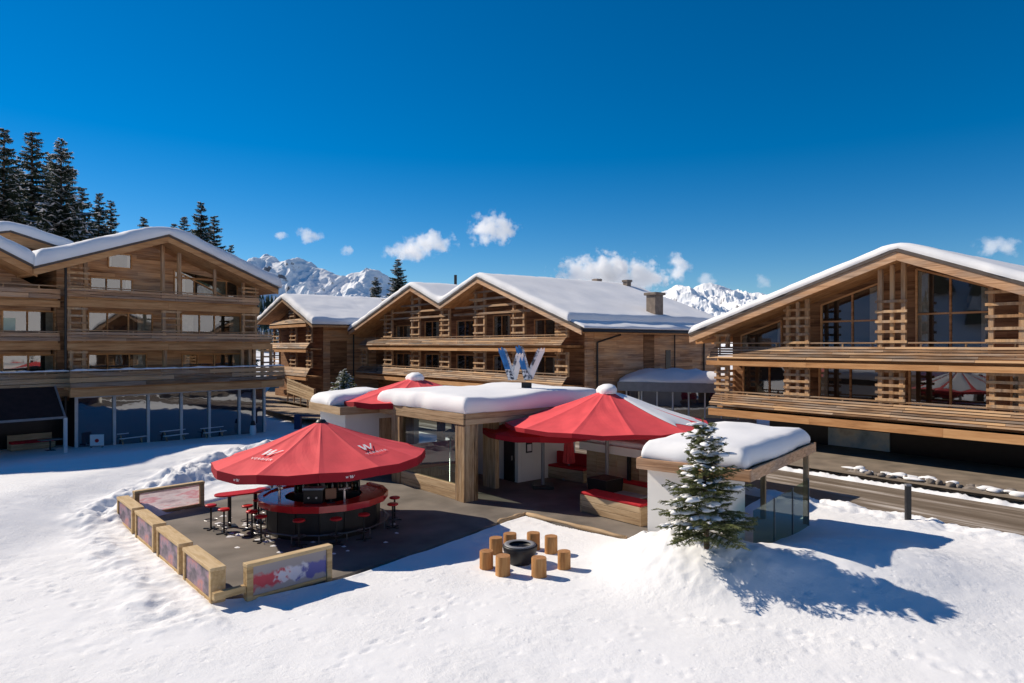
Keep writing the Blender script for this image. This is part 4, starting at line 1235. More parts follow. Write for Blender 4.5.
# ================================================================== snow-topped pavilion
fp = Frame((-1.81, 25.94), (0.648, -0.761))
PV = empty('pavilion', (*fp.O, 0), fp.rz, 'flat roofed timber and white plaster pavilion with thick snow, in the middle of the terrace', 'pavilion')
PL = -6.38; PD = 7.6
mb = MB()
for i in range(3):
    mb.box(-0.60 + i * 0.203, -0.60 + i * 0.203 + 0.197, 0.0, 0.06, 0, 2.94)
    mb.box(-0.06 + 0.0, 0.0, 0.065 + i * 0.2, 0.065 + i * 0.2 + 0.194, 0, 2.94)
    mb.box(-0.60, -0.54, 0.065 + i * 0.2, 0.065 + i * 0.2 + 0.194, 0, 2.94)
mb.box(-0.53, -0.07, 0.07, 0.6, 0, 2.93)
mb.build('pillar', M['pillar'], PV, bevel=0.008)
c0 = fp.U(391.5); c1 = fp.U(399.5)
mb = MB(); mb.box(c0, c1, 0.0, 0.35, 0, 2.94); mb.build('column', M['pillar'], PV, bevel=0.01)
mb = MB(); mb.box(c0 - .9, c0 - .6, 3.0, 3.3, 0, 2.94); mb.build('column', M['pillar'], PV, bevel=0.01)
mb = MB()
mb.box(PL + 0.02, -0.02, 0.03, PD, 2.98, 3.36)
rf = mb.build('roof', M['dark'], PV)
mb = MB()
for (z0, z1) in ((2.95, 3.155), (3.165, 3.38)):
    mb.box(PL, 0.0, -0.04, 0.025, z0, z1); mb.box(-0.015, 0.045, 0.03, PD, z0, z1)
    mb.box(PL - 0.045, PL + 0.015, 0.03, PD, z0, z1)
mb.build('fascia', M['fascia'], rf, bevel=0.01)
mb = MB(); mb.box(PL + .05, -.05, 0.05, PD - .05, 2.93, 2.972); mb.build('ceiling', M['soffit'], rf)
snow_cap('roof_snow', rf, PL + 0.02, 0.05, 0.0, PD, lambda u: 3.375, 0.68, r=0.24, seed=51, wav=0.13, dome=0.15)
# front low timber wall + glass
mb = MB()
mb.box(c1 + 0.005, -0.61, 0.06, 0.28, 0.0, 0.29); mb.box(c1 + 0.005, -0.61, 0.06, 0.28, 0.30, 0.58)
mb.build('parapet_wall', M['fascia'], PV, bevel=0.012)
mb = MB(); mb.add([(c1 + .01, 0.16, 0.59), (-0.62, 0.16, 0.59), (-0.62, 0.16, 2.93), (c1 + .01, 0.16, 2.93)], [(0, 1, 2, 3)])
mb.build('pane', M['clear'], PV)
# inside
u1 = fp.U(437)
mb = MB(); mb.box(PL + 0.5, -1.56, 4.05, 4.25, 0, 2.92); mb.build('back_wall', M['white'], PV)
mb = MB(); mb.box(-1.76, -1.56, 4.26, PD, 0, 2.92); mb.build('side_wall', M['white'], PV)
mb = MB(); mb.box(PL + .5, -1.77, PD - .2, PD, 0, 2.92); mb.build('rear_wall', M['white'], PV)
mb = MB(); mb.box(PL + .45, PL + .7, 3.6, 3.85, 0, 2.92); mb.build('column', M['pillar'], PV)
mb = MB(); mb.box(PL + .48, PL + .6, 0.36, 3.59, 0, 1.0); mb.build('end_parapet', M['recess'], PV)
du = fp.uz(505, 455, 4.05)[0]; du2 = fp.uz(515, 455, 4.05)[0]
mb = MB(); mb.box(du, du2, 3.98, 4.045, 0.02, 2.2); dr = mb.build('door', M['dark'], PV)
mb = MB(); mb.box(du2 - .12, du2 - .08, 3.93, 3.975, 0.95, 1.15); mb.build('handle', M['steel'], dr)
pu = fp.uz(492, 455, 2.6)[0]
mb = MB(); mb.box(pu - 0.5, pu + 0.35, 2.5, 2.7, 0, 2.92); mb.build('partition', M['pillar'], PV)
qu = fp.uz(526, 447, 4.2)
mb = MB(); mb.box(-1.556, -1.52, 4.5, 4.85, 1.25, 1.95); o = mb.build('menu_board', M['dark'], PV)
mb = MB(); mb.box(-1.517, -1.51, 4.55, 4.80, 1.32, 1.62); mb.build('menu_sheet', M['whiteprint'], o)
# red banquette, table and umbrella inside
BQ = empty('banquette', (*fp.W(PL + 1.2, 0.5)[:2], 0), fp.rz + PI / 2, 'long red banquette seen through the pavilion window', 'banquette')
mb = MB(); mb.box(0, 3.0, 0.0, 0.5, 0, 0.42); mb.build('base', M['pillar'], BQ)
mb = MB(); mb.box(0, 3.0, -.02, 0.35, 0.425, 0.56); mb.build('seat', M['redcush'], BQ, bevel=.03)
mb = MB(); mb.box(0, 3.0, 0.36, 0.5, 0.57, 1.5); mb.build('backrest', M['redcush'], BQ, bevel=.03)
def lounge_table(loc, rz, label, h=0.72, group=None):
    r_ = empty('table', loc, rz, label, 'table', group)
    mb = MB(); mb.box(-.6, .6, -.35, .35, h - .05, h); mb.build('tabletop', M['grey'], r_, bevel=.01)
    mb = MB(); mb.tube((0, 0, 0.03), (0, 0, h - .05), .05); mb.box(-.25, .25, -.25, .25, 0, .03); mb.build('pedestal', M['dark'], r_)
    return r_
lounge_table((*fp.W(-3.0, 1.6)[:2], 0), fp.rz, 'grey topped table just inside the pavilion window')
# white patio heater inside the window
HT = empty('patio_heater', (*fp.W(fp.U(437) - .35, 0.9)[:2], 0), 0, 'slim grey mushroom heater behind the pavilion glass', 'heater')
mb = MB(); mb.lathe([(0, 0), (.22, 0), (.22, .05), (.04, .1), (.035, 2.2), (0, 2.2)], n=14); mb.build('stand', M['steel'], HT, smooth=True)
mb = MB(); mb.lathe([(0, 2.55), (.12, 2.5), (.3, 2.38), (.3, 2.34), (.1, 2.3), (.1, 2.15), (0, 2.15)], n=16); mb.build('burner_hood', M['grey'], HT, smooth=True)

# ---- big W of skis on its roof
zt = 3.375 + 0.92
fsW = Frame(fp.W(-1.9, 4.3)[:2], (0.99, -0.14))
mid = fsW
base_px = [((501.5, 347), (512.5, 378)), ((512.5, 378), (520, 351)), ((518.5, 345), (528, 378)), ((528, 378), (541.5, 346))]
SW = empty('ski_sculpture', (*fsW.O, 3.0), fsW.rz, 'letter W built from blue and white skis, standing in the snow on the pavilion roof', 'sculpture')
M['skiblue'] = printmat('blue_ski_print', [(0.25, (0.01, 0.02, 0.05)), (0.38, (0.01, 0.13, 0.36)), (0.62, (0.02, 0.20, 0.52)), (0.74, (0.60, 0.68, 0.72))], scale=(3, 3, 3), seed=1)
M['skimix'] = printmat('patterned_ski_print', [(0.30, (0.015, 0.02, 0.03)), (0.45, (0.10, 0.12, 0.15)), (0.55, (0.55, 0.60, 0.62)), (0.75, (0.80, 0.80, 0.78))], scale=(5, 5, 4), seed=2)
for key in ('skiblue',):
    nt = M[key].node_tree; b = nt.nodes['Principled BSDF']; src = b.inputs['Base Color'].links[0].from_socket
    tc = N(nt, 'ShaderNodeTexCoord'); sx = N(nt, 'ShaderNodeSeparateXYZ'); L(nt, tc.outputs['Object'], sx.inputs[0])
    r1 = ramp(nt, [(0.0, (0, 0, 0)), (1.0, (1, 1, 1))]); r1.color_ramp.interpolation = 'CONSTANT'; r1.color_ramp.elements[1].position = .5
    mm = N(nt, 'ShaderNodeMath', operation='SUBTRACT'); L(nt, sx.outputs['Z'], mm.inputs[0]); mm.inputs[1].default_value = 1.42; L(nt, mm.outputs[0], r1.inputs[0])
    n9 = N(nt, 'ShaderNodeTexNoise'); n9.inputs['Scale'].default_value = 9; L(nt, tc.outputs['Object'], n9.inputs['Vector'])
    r9 = ramp(nt, [(.40, (.02, .03, .05)), (.50, (.35, .38, .42)), (.60, (.75, .76, .76))]); L(nt, n9.outputs['Fac'], r9.inputs[0])
    mc = N(nt, 'ShaderNodeMix', data_type='RGBA'); L(nt, r1.outputs[0], mc.inputs['Factor']); L(nt, r9.outputs[0], mc.inputs['A']); L(nt, src, mc.inputs['B']); L(nt, mc.outputs['Result'], b.inputs['Base Color'])
M['skiwhite'] = plain('white_ski', (0.80, 0.79, 0.76), rough=0.4, var=0.05)
def ski(p0, p1, dv, mat, wd, tip=0.16):
    (ux, zx) = fsW.uz(p0[0], p0[1], 0); (uy, zy) = fsW.uz(p1[0], p1[1], 0)
    a = Vector((ux, dv, zx - 3.0)); c = Vector((uy, dv, zy - 3.0))
    if a.z < c.z: a, c = c, a
    d = (a - c).normalized(); s = Vector((d.z, 0, -d.x))
    mb = MB(); n = 10; vs = []
    Ln = (a - c).length
    for k in range(n + 1):
        t = k / n; wk = wd * (0.9 + 0.25 * (2 * t - 1) ** 2) / 2
        if t > 0.9: wk *= max(0.25, 1 - ((t - 0.9) / 0.1) ** 2 * 0.75)
        bend = -0.10 * max(0, (t - 0.88) / 0.12) ** 2
        for (sx_, dz) in ((-1, 0), (1, 0), (1, .03), (-1, .03)):
            p = c + d * (Ln * t) + s * (wk * sx_); vs.append((p.x, p.y + dz + bend, p.z))
    fs = [(k * 4 + j, k * 4 + (j + 1) % 4, (k + 1) * 4 + (j + 1) % 4, (k + 1) * 4 + j) for k in range(n) for j in range(4)]
    fs += [(3, 2, 1, 0), tuple(n * 4 + j for j in range(4))]
    mb.add(vs, fs)
    o = mb.build('ski', M[mat], SW)
    return o
for (k, (p0, p1)) in enumerate(base_px):
    for j, off in enumerate((-2.7, 0.0, 2.7)):
        if k in (0, 2): mats = ('skiblue', 'skiblue', 'skimix')
        else: mats = ('skimix', 'skiwhite', 'skiwhite')
        drop = 0 if k in (0, 2) else 0
        ski((p0[0] + off * .95, p0[1] + abs(off) * .4), (p1[0] + off * .95, p1[1] + 2), 0.05 * k + 0.035 * j, mats[j], 0.13)
mb = MB(); mb.box(.18, .62, 0.06, 0.2, 0.1, 1.34)
mb.build('footing', M['dark'], SW)

# ================================================================== small kiosk behind the bar
fk = Frame((-7.56, 30.2), (0.60, -0.80))
RK = empty('kiosk', (*fk.O, 0), fk.rz, 'small white walled kiosk with snow on its flat timber edged roof, behind the bar parasol', 'kiosk')
KW, KD = -3.75, 4.4
mb = MB(); mb.box(KW, 0, 0, KD, 2.98, 3.2); rf = mb.build('roof', M['dark'], RK)
mb = MB(); mb.box(KW - .03, 0.03, -0.06, -0.003, 2.9, 3.24); mb.box(0.003, 0.06, -0.003, KD, 2.9, 3.24); mb.box(KW - .06, KW - .003, 0, KD, 2.9, 3.24); mb.build('fascia', M['fascia'], rf)
snow_cap('roof_snow', rf, KW, -1.3, 0.0, KD, lambda u: 3.21, 0.55, r=0.4, seed=61, wav=0.25)
mb = MB(); mb.box(KW + .4, -0.35, 0.35, KD - .3, -0.3, 2.97); mb.build('wall', M['white'], RK)
mb = MB(); mb.box(-0.346, -0.30, 2.0, 3.8, -0.2, 2.6); mb.build('side_door', M['pillar'], RK)

parasol('parasol', (-4.75, 33.4, 0), 3.62, 3.44, 4.40, 12, rad(-100), 'red parasol with a lump of snow on its tip, rising behind the snowy pavilion roof', snowcap=True, val=0.25, group='red parasols on the terrace')

# ================================================================== the bar under its big parasol
BC = Vector((-6.25, 22.7, 0))
parasol('parasol', tuple(BC), 3.42, 2.32, 3.44, 12, rad(-106), 'widest red parasol with white lettering, spread over the round bar', emblems=((11, 0), (2, 0), (5, 0), (8, 0)), marks=(11, 1), val=0.27, group='red parasols on the terrace', base=False).rotation_euler = (0, rad(-1.6), 0)
BAR = empty('bar_counter', tuple(BC), 0, 'round black bar counter with a glossy red rim, beneath the lettered parasol', 'bar')
n = 16; a0 = rad(-101)
def ring(mb, r0, r1, z0, z1, n=n, gap=None):
    for k in range(n):
        if gap and k in gap: continue
        a, c = a0 + 2 * PI * k / n, a0 + 2 * PI * (k + 1) / n
        ca, sa_, cc, sc_ = math.cos(a), math.sin(a), math.cos(c), math.sin(c)
        mb.hexa([(r0 * ca, r0 * sa_, z0), (r1 * ca, r1 * sa_, z0), (r1 * cc, r1 * sc_, z0), (r0 * cc, r0 * sc_, z0),
                 (r0 * ca, r0 * sa_, z1), (r1 * ca, r1 * sa_, z1), (r1 * cc, r1 * sc_, z1), (r0 * cc, r0 * sc_, z1)])
GAP = (7,)
mb = MB(); ring(mb, 1.30, 1.82, 0.0, 1.0, gap=GAP); mb.build('body', M['black'], BAR)
mb = MB(); ring(mb, 1.25, 2.07, 1.002, 1.05, gap=GAP); ring(mb, 1.93, 2.10, 0.90, 1.10, gap=GAP); mb.build('countertop', M['redgloss'], BAR)
mb = MB()
for k in range(n):
    if k in GAP: continue
    a = a0 + 2 * PI * (k + .5) / n
    ap_ = 1.82 * math.cos(PI / n)
    p = Vector((math.cos(a), math.sin(a), 0)); q = Vector((-p.y, p.x, 0))
    c = p * (ap_ + 0.01)
    mb.bar(tuple(c - q * .32 + Vector((0, 0, .52))), tuple(c + q * .32 + Vector((0, 0, .52))), 0.02, 0.72)
mb.build('front_panel', M['dark'], BAR)
mb = MB()
for k in range(n):
    if k in GAP: continue
    a, c = a0 + 2 * PI * k / n, a0 + 2 * PI * (k + 1) / n
    mb.tube((2.12 * math.cos(a), 2.12 * math.sin(a), .24), (2.12 * math.cos(c), 2.12 * math.sin(c), .24), .025, n=8)
    mb.tube((2.12 * math.cos(a), 2.12 * math.sin(a), .0), (2.12 * math.cos(a), 2.12 * math.sin(a), .24), .02, n=8)
mb.build('foot_rail', M['railsteel'], BAR)
# back bar in the middle
BB = empty('back_bar', tuple(BC + Vector((0.1, 0.1, 0))), rad(12), 'dark shelf unit with bottles in the middle of the round bar', 'shelf')
mb = MB(); mb.box(-1.05, 1.05, -.3, .3, 0, 1.12); mb.build('cabinet', M['black'], BB)
mb = MB()
for z in (1.13, 1.45, 1.77, 2.08): mb.box(-1.05, 1.05, -.26, .28, z, z + .03)
for x in (-1.05, -.35, .31, 1.01): mb.box(x, x + .04, -.26, .28, 1.161, 2.08)
mb.box(-1.0, 1.0, .24, .275, 1.161, 2.08)
mb.build('shelf', M['dark'], BB)
def bottle_mesh():
    mb = MB(); mb.lathe([(0, 0), (.036, 0), (.038, .01), (.038, .17), (.03, .2), (.013, .23), (.013, .29), (0, .29)], n=10); return mb
BM = [plain('bottle_green', (0.02, 0.06, 0.02), rough=.1, spec=.6), plain('bottle_amber', (0.16, 0.06, 0.015), rough=.1, spec=.6), plain('bottle_clear', (0.45, 0.47, 0.46), rough=.1, spec=.6)]
kb = 0
protos = {}
for z in (1.162, 1.482, 1.802):
    for i in range(13):
        if (i + kb) % 4 == 3: continue
        mi = (i * 2 + int(z * 3)) % 3
        c = Vector((-.95 + i * .155 + .02 * ((i * 7) % 3), -.12 + .05 * (i % 2), z))
        wp = BB.matrix_basis @ c if False else Matrix.Translation(BB.location) @ Matrix.Rotation(rad(12), 4, 'Z') @ c
        if mi not in protos:
            o = bottle_mesh().build('bottle', BM[mi], smooth=True); protos[mi] = o
        else:
            o = protos[mi].copy(); col.objects.link(o)
        o.location = wp
        tag(o, ['dark green bottle on the shelves inside the round bar', 'amber bottle on the shelves inside the round bar', 'clear bottle on the shelves inside the round bar'][mi], 'bottle', ['green bottles behind the bar', 'amber bottles behind the bar', 'clear bottles behind the bar'][mi])
        kb += 1
def on_bar(ang, r=1.6): return BC + Vector((r * math.cos(rad(ang)), r * math.sin(rad(ang)), 1.05))
# coffee machine, till, taps on the inner counter
p = on_bar(-88, 1.42); CM = empty('coffee_machine', tuple(p), rad(2), 'boxy coffee machine with a blue grey lid on the bar', 'coffee machine')
M['lid'] = plain('blue_grey_lid', (0.16, 0.22, 0.30), rough=0.3, var=0.1)
mb = MB(); mb.box(-.3, .3, -.02, .28, 0.0, .42); mb.build('housing', M['black'], CM, bevel=.02)
mb = MB(); mb.box(-.32, .32, -.06, .3, .425, .5); mb.build('lid', M['lid'], CM, bevel=.02)
mb = MB(); mb.tube((-.12, -.08, .2), (-.12, -.02, .2), .03); mb.tube((.12, -.08, .2), (.12, -.02, .2), .03); mb.build('spout', M['steel'], CM)
p = on_bar(-66, 1.4); TL = empty('cash_till', tuple(p), rad(25), 'brown backed till screen beside the coffee machine', 'till')
M['brown'] = plain('brown_case', (0.20, 0.10, 0.06), rough=0.5)
mb = MB(); mb.box(-.17, .17, .0, .05, .12, .45); mb.build('screen', M['brown'], TL, bevel=.01)
mb = MB(); mb.box(-.12, .12, -.06, .12, 0, .03); mb.box(-.03, .03, .0, .03, .03, .12); mb.build('stand', M['dark'], TL)
for (ang, lab) in ((-140, 'chrome beer tap on the left side of the bar'), (-50, 'chrome beer tap right of the till')):
    p = on_bar(ang, 1.5); T_ = empty('beer_tap', tuple(p), rad(ang + 90), lab, 'beer tap', 'beer taps on the bar')
    mb = MB(); mb.tube((0, 0, 0), (0, 0, .42), .04); mb.tube((-.2, 0, .42), (.2, 0, .42), .035); mb.build('column', M['steel'], T_)
    mb = MB()
    for x in (-.14, 0, .14): mb.tube((x, -.03, .38), (x, -.14, .34), .014); mb.tube((x, 0, .45), (x, -.03, .60), .014, .022)
    mb.build('spigot', M['dark'], T_)

# stools
def stool_proto(foot):
    root = empty('bar_stool')
    mb = MB(); mb.lathe([(0, .80), (.15, .80), (.18, .785), (.18, .745), (.15, .73), (0, .73)], n=20); mb.build('seat', M['redseat'], root, smooth=True)
    mb = MB(); mb.tube((0, 0, .03), (0, 0, .73), .03, n=10); mb.build('post', M['dark'], root)
    mb = MB(); mb.lathe([(0.20, .29), (.212, .30), (.20, .31), (.188, .30), (0.20, .29)], n=18); mb.bar((-.2, 0, .3), (.2, 0, .3), .02, .02); mb.build('foot_ring', M['railsteel'], root)
    mb = MB()
    mb.box(-.24, .24, -.035, .035, 0, .03); mb.box(-.035, .035, -.24, -.036, 0, .03); mb.box(-.035, .035, .036, .24, 0, .03); mb.build('foot', M['dark'], root)
    return root
sp = stool_proto(0)
BST = [((261, 516), 'red bar stool at the bar\'s left side, closest to the high table'), ((299, 520), 'red bar stool in front of the bar\'s left front panel'),
       ((335, 517), 'red bar stool at the middle of the bar front'), ((360, 513), 'red bar stool on the right of the bar front'),
       ((382, 503.5), 'red bar stool beside the bar\'s right end, the nearer of two'), ((390, 497.5), 'red bar stool farthest round the bar\'s right end')]
TST = [((211, 505), 'red stool leftmost of the high table'), ((224, 509), 'red stool on the near left of the high table'), ((247.5, 505.5), 'dark edged red stool under the right half of the high table'),
       ((252, 511), 'red stool nearest the camera between high table and bar'), ((258.6, 499.5), 'red stool between the table end and the bar counter'),
       ((261, 488.5), 'red stool behind the right end of the high table'), ((272, 483.5), 'red stool farthest back beside the bar\'s rear left')]
first = True
for lst, grp in ((BST, 'red stools round the bar'), (TST, 'red stools round the high table')):
    for i, ((px, py), lab) in enumerate(lst):
        s = sp if first else copy_tree(sp)
        first = False
        p = gp(px, py, .78); p.z = 0
        d = p - BC
        if grp.endswith('bar') and d.length < 2.3: p = BC + d.normalized() * 2.34
        s.location = p; s.rotation_euler.z = rad(37 * i)
        tag(s, lab, 'stool', grp)
HTb = empty('high_table', tuple(gp(240, 528)[:2]) + (0,), rad(38), 'long red topped high table left of the round bar', 'table')
p0 = gp(224, 494, 1.1); p1 = gp(262, 489.5, 1.1); c = (p0 + p1) / 2; HTb.location = (c.x, c.y, 0); HTb.rotation_euler.z = math.atan2(p1.y - p0.y, p1.x - p0.x)
Lh = (p1 - p0).length / 2 + 0.28
mb = MB()
out_ = []
for k in range(28):
    t = 2 * PI * k / 28; cx = math.cos(t); sx_ = math.sin(t)
    out_.append(((Lh - .3) * (1 if cx > 0 else -1) + .32 * cx, .32 * sx_))
mb.prism(out_, 'z', 1.05, 1.10); mb.build('tabletop', M['redseat'], HTb, bevel=.01)
for x in (-Lh + .45, Lh - .5):
    mb = MB(); mb.box(x - .05, x + .05, -.05, .05, .03, 1.05); mb.build('leg', M['dark'], HTb)
    mb = MB(); mb.box(x - .22, x + .22, -.22, .22, 0, .03); mb.build('foot', M['dark'], HTb)

# melting snow scraps on the terrace
mb = MB(); rs = random.Random(5)
for k in range(46):
    a = rs.uniform(0, 2 * PI)
    if k < 30: c = gp(rs.uniform(215, 285), rs.uniform(516, 548))
    else: c = gp(rs.uniform(270, 400), rs.uniform(520, 556))
    r_ = rs.uniform(.03, .10)
    m_ = 8; ring_ = []
    vs = [(c.x, c.y, .02 + r_ * .25)]
    for j in range(m_):
        t = 2 * PI * j / m_; q = r_ * rs.uniform(.6, 1.3); vs.append((c.x + 1.6 * q * math.cos(t), c.y + q * math.sin(t), .001))
    mb.add(vs, [(0, 1 + j, 1 + (j + 1) % m_) for j in range(m_)])
tag(mb.build('snow_scraps', M['snow'], smooth=True), 'scraps of melting snow on the dark terrace round the stools', 'snow', kind='stuff')

# ================================================================== banner barriers
BAN = [printmat('crowd_banner_print', [(0.30, (0.03, 0.03, 0.05)), (0.45, (0.16, 0.12, 0.15)), (0.55, (0.30, 0.20, 0.26)), (0.62, (0.48, 0.18, 0.16)), (0.72, (0.42, 0.42, 0.50))], scale=(2.2, 2.2, 3.0), seed=4),
       printmat('pale_banner_print', [(0.28, (0.30, 0.24, 0.27)), (0.40, (0.60, 0.48, 0.53)), (0.52, (0.80, 0.72, 0.75)), (0.60, (0.72, 0.34, 0.40)), (0.72, (0.82, 0.78, 0.80))], scale=(0.9, 0.9, 5.0), seed=9)]
_nt = BAN[1].node_tree; _b = _nt.nodes['Principled BSDF']; _t = N(_nt, 'ShaderNodeBsdfTranslucent'); _m = N(_nt, 'ShaderNodeMixShader'); _m.inputs[0].default_value = .38
L(_nt, _b.inputs['Base Color'].links[0].from_socket, _t.inputs['Color']); L(_nt, _b.outputs[0], _m.inputs[1]); L(_nt, _t.outputs[0], _m.inputs[2]); L(_nt, _m.outputs[0], _nt.nodes['Material Output'].inputs['Surface'])
def barrier(c0_, c1_, H, dep, label, mats, single=False, group='timber framed banner barriers'):
    c0_ = Vector(c0_); c1_ = Vector(c1_); d = (c1_ - c0_); Ln = d.length
    zb_ = min(0.0, gz(*((c0_ + c1_) / 2)) - .1) * 0
    root = empty('banner_barrier', (c0_.x, c0_.y, 0), math.atan2(d.y, d.x), label, 'barrier', group)
    mb = MB(); w_ = 0.15; h2 = dep / 2
    mb.box(0, w_, -h2, h2, -0.12, H - .091); mb.box(Ln - w_, Ln, -h2, h2, -0.12, H - .091)
    mb.box(-.01, Ln + .01, -h2 - .01, h2 + .01, H - .09, H)
    mb.box(w_ + .002, Ln - w_ - .002, -h2 + .02, h2 - .02, 0.0, 0.10)
    mb.build('frame', M['pine'], root, bevel=.012)
    for (y, mt) in (((0.0, mats[0]),) if single else ((-h2 + .05, mats[0]), (h2 - .05, mats[1]))):
        mb = MB()
        if single: mb.add([(w_ + .003, y, .103), (Ln - w_ - .003, y, .103), (Ln - w_ - .003, y, H - .093), (w_ + .003, y, H - .093)], [(0, 1, 2, 3)])
        else: mb.box(w_ + .003, Ln - w_ - .003, y - .012, y + .012, 0.103, H - .093)
        mb.build('banner', mt, root)
    return root
P0 = Vector((-13.45, 23.25)); P1_ = Vector((-6.95, 15.75)); dd = (P1_ - P0); Lt = dd.length; dd.normalize()
gap = 0.36; bl = (Lt - 3 * gap) / 4
labs = ['farthest of the four banner barriers along the left edge of the terrace', 'second banner barrier from the far end of the left terrace edge',
        'third banner barrier along the left edge, next to the nearest one', 'nearest of the four banner barriers on the left edge, at the terrace corner']
nin = Vector((-dd.y, dd.x)) * 0.17
for k in range(4):
    a = P0 + dd * (k * (bl + gap)) + nin; c = a + dd * bl
    r_ = barrier(a, c, 0.84, 0.34, labs[k], (BAN[0], BAN[1]))
    if k < 3:
        mb = MB(); mb.box(bl + .005, bl + gap - .005, -.08, .08, .18, .36); mb.build('link_beam', M['pine'], r_, bevel=.01)
M['racebanner'] = None
m, nt, b = newmat('race_banner_print')
tc = N(nt, 'ShaderNodeTexCoord'); sx = N(nt, 'ShaderNodeSeparateXYZ'); L(nt, tc.outputs['Object'], sx.inputs[0])
nz = N(nt, 'ShaderNodeTexNoise'); nz.inputs['Scale'].default_value = 5; nz.inputs['Detail'].default_value = 4; L(nt, tc.outputs['Object'], nz.inputs['Vector'])
mm = N(nt, 'ShaderNodeMath', operation='MULTIPLY_ADD'); L(nt, nz.outputs['Fac'], mm.inputs[0]); mm.inputs[1].default_value = 0.7
dv = N(nt, 'ShaderNodeMath', operation='MULTIPLY'); L(nt, sx.outputs['X'], dv.inputs[0]); dv.inputs[1].default_value = 0.42; L(nt, dv.outputs[0], mm.inputs[2])
r1 = ramp(nt, [(0.35, (0.30, 0.24, 0.22)), (0.46, (0.50, 0.04, 0.06)), (0.78, (0.52, 0.05, 0.08)), (0.85, (0.66, 0.60, 0.64)), (1.0, (0.60, 0.58, 0.68)), (1.06, (0.62, 0.60, 0.66)), (1.12, (0.10, 0.10, 0.34))])
for i, p in enumerate((0.30, 0.42, 0.66, 0.72, 0.84, 0.90, 1.0)): r1.color_ramp.elements[i].position = p
L(nt, mm.outputs[0], r1.inputs[0])
zr = N(nt, 'ShaderNodeMath', operation='MULTIPLY_ADD'); L(nt, nz.outputs['Fac'], zr.inputs[0]); zr.inputs[1].default_value = 0.35; L(nt, sx.outputs['Z'], zr.inputs[2])
r2 = ramp(nt, [(0.36, (1, 1, 1)), (0.42, (0, 0, 0)), (0.70, (0, 0, 0)), (0.78, (1, 1, 1))]); L(nt, zr.outputs[0], r2.inputs[0])
mxc = N(nt, 'ShaderNodeMix', data_type='RGBA'); L(nt, r2.outputs[0], mxc.inputs['Factor']); L(nt, r1.outputs[0], mxc.inputs['A']); mxc.inputs['B'].default_value = (0.34, 0.30, 0.30, 1)
L(nt, mxc.outputs['Result'], b.inputs['Base Color']); b.inputs['Roughness'].default_value = .5
M['racebanner'] = m
fbx = barrier((-6.25, 16.0), (-4.68, 17.58), 0.88, 0.22, 'banner barrier with a red, white and blue print at the front of the terrace', (m, BAN[1]))
mb = MB(); mb.bar((-.75, -.02, .30), (-.01, 0.0, .30), .14, .17); mb.build('link_beam', M['pine'], fbx, bevel=.01)
barrier((-13.15, 23.75), (-11.55, 25.55), 0.92, 0.22, 'banner barrier with a pale pinkish print at the back left of the terrace', (BAN[1], BAN[0]), single=True)

# ================================================================== fire bowl and log stools
FP = empty('fire_pit', (0.22, 18.75, gz(0.22, 18.75) - .02), 0, 'round dark fire bowl in the middle of the log stools', 'fire pit')
mb = MB(); mb.lathe([(0, 0), (.30, 0), (.36, .1), (.46, .36), (.48, .50), (.46, .52), (.34, .52), (.32, .48), (.20, .43), (0, .41)], n=28); mb.build('bowl', M['dark'], FP, smooth=True)
mb = MB(); mb.lathe([(.30, .535), (.36, .56), (.44, .54), (.44, .525), (.30, .525)], n=28); mb.build('rim', M['grey'], FP, smooth=True)
mb = MB(); rs = random.Random(3)
for k in range(14):
    a = rs.uniform(0, 6.28); r_ = rs.uniform(0, .2); s = rs.uniform(.03, .06); mb.box(r_ * math.cos(a) - s, r_ * math.cos(a) + s, r_ * math.sin(a) - s, r_ * math.sin(a) + s, .39, .44 + s * .5)
mb.build('coals', M['black'], FP)
ST = [((510, 553.5), 'log stool behind the fire bowl on its left'), ((533.5, 552), 'log stool straight behind the fire bowl'), ((551, 555.5), 'log stool at the back right of the fire bowl'),
      ((564, 571.5), 'log stool farthest right of the fire bowl'), ((539, 579.5), 'log stool nearest the camera, front right of the fire bowl'),
      ((503, 577.5), 'log stool in front of the fire bowl on its left'), ((486.5, 570.5), 'log stool farthest left of the fire bowl'), ((496, 556.5), 'log stool left of the bowl, just behind the leftmost one')]
rs = random.Random(11)
for i, ((px, py), lab) in enumerate(ST):
    p = gp(px, py - 3, 0.03)
    root = empty('log_stool', (p.x, p.y, gz(p.x, p.y) - .03), rs.uniform(0, 6), lab, 'stool', 'log stools round the fire bowl')
    r0 = .185 * rs.uniform(.94, 1.08); h_ = .50 * rs.uniform(.96, 1.06); n_ = 22; vs = []
    prof = [(r0 * 1.04, 0), (r0 * 1.0, .08), (r0, h_ * .5), (r0 * .99, h_ - .02), (r0 * .965, h_)]
    ph = [1 + .035 * math.sin(2 * t * 2 * PI / n_ + i) + .02 * math.sin(5 * t * 2 * PI / n_) for t in range(n_)]
    for (r_, z) in prof:
        for t in range(n_): vs.append((r_ * ph[t] * math.cos(2 * PI * t / n_), r_ * ph[t] * math.sin(2 * PI * t / n_), z))
    fs = [(q * n_ + t, q * n_ + (t + 1) % n_, (q + 1) * n_ + (t + 1) % n_, (q + 1) * n_ + t) for q in range(4) for t in range(n_)]
    mb = MB(); mb.add(vs, fs); mb.build('trunk', M['log'], root, smooth=True)
    mb = MB(); mb.add([(prof[-1][0] * ph[t] * .998 * math.cos(2 * PI * t / n_), prof[-1][0] * ph[t] * .998 * math.sin(2 * PI * t / n_), h_ + .001) for t in range(n_)], [tuple(range(n_))]); mb.build('sawn_top', M['logtop'], root)

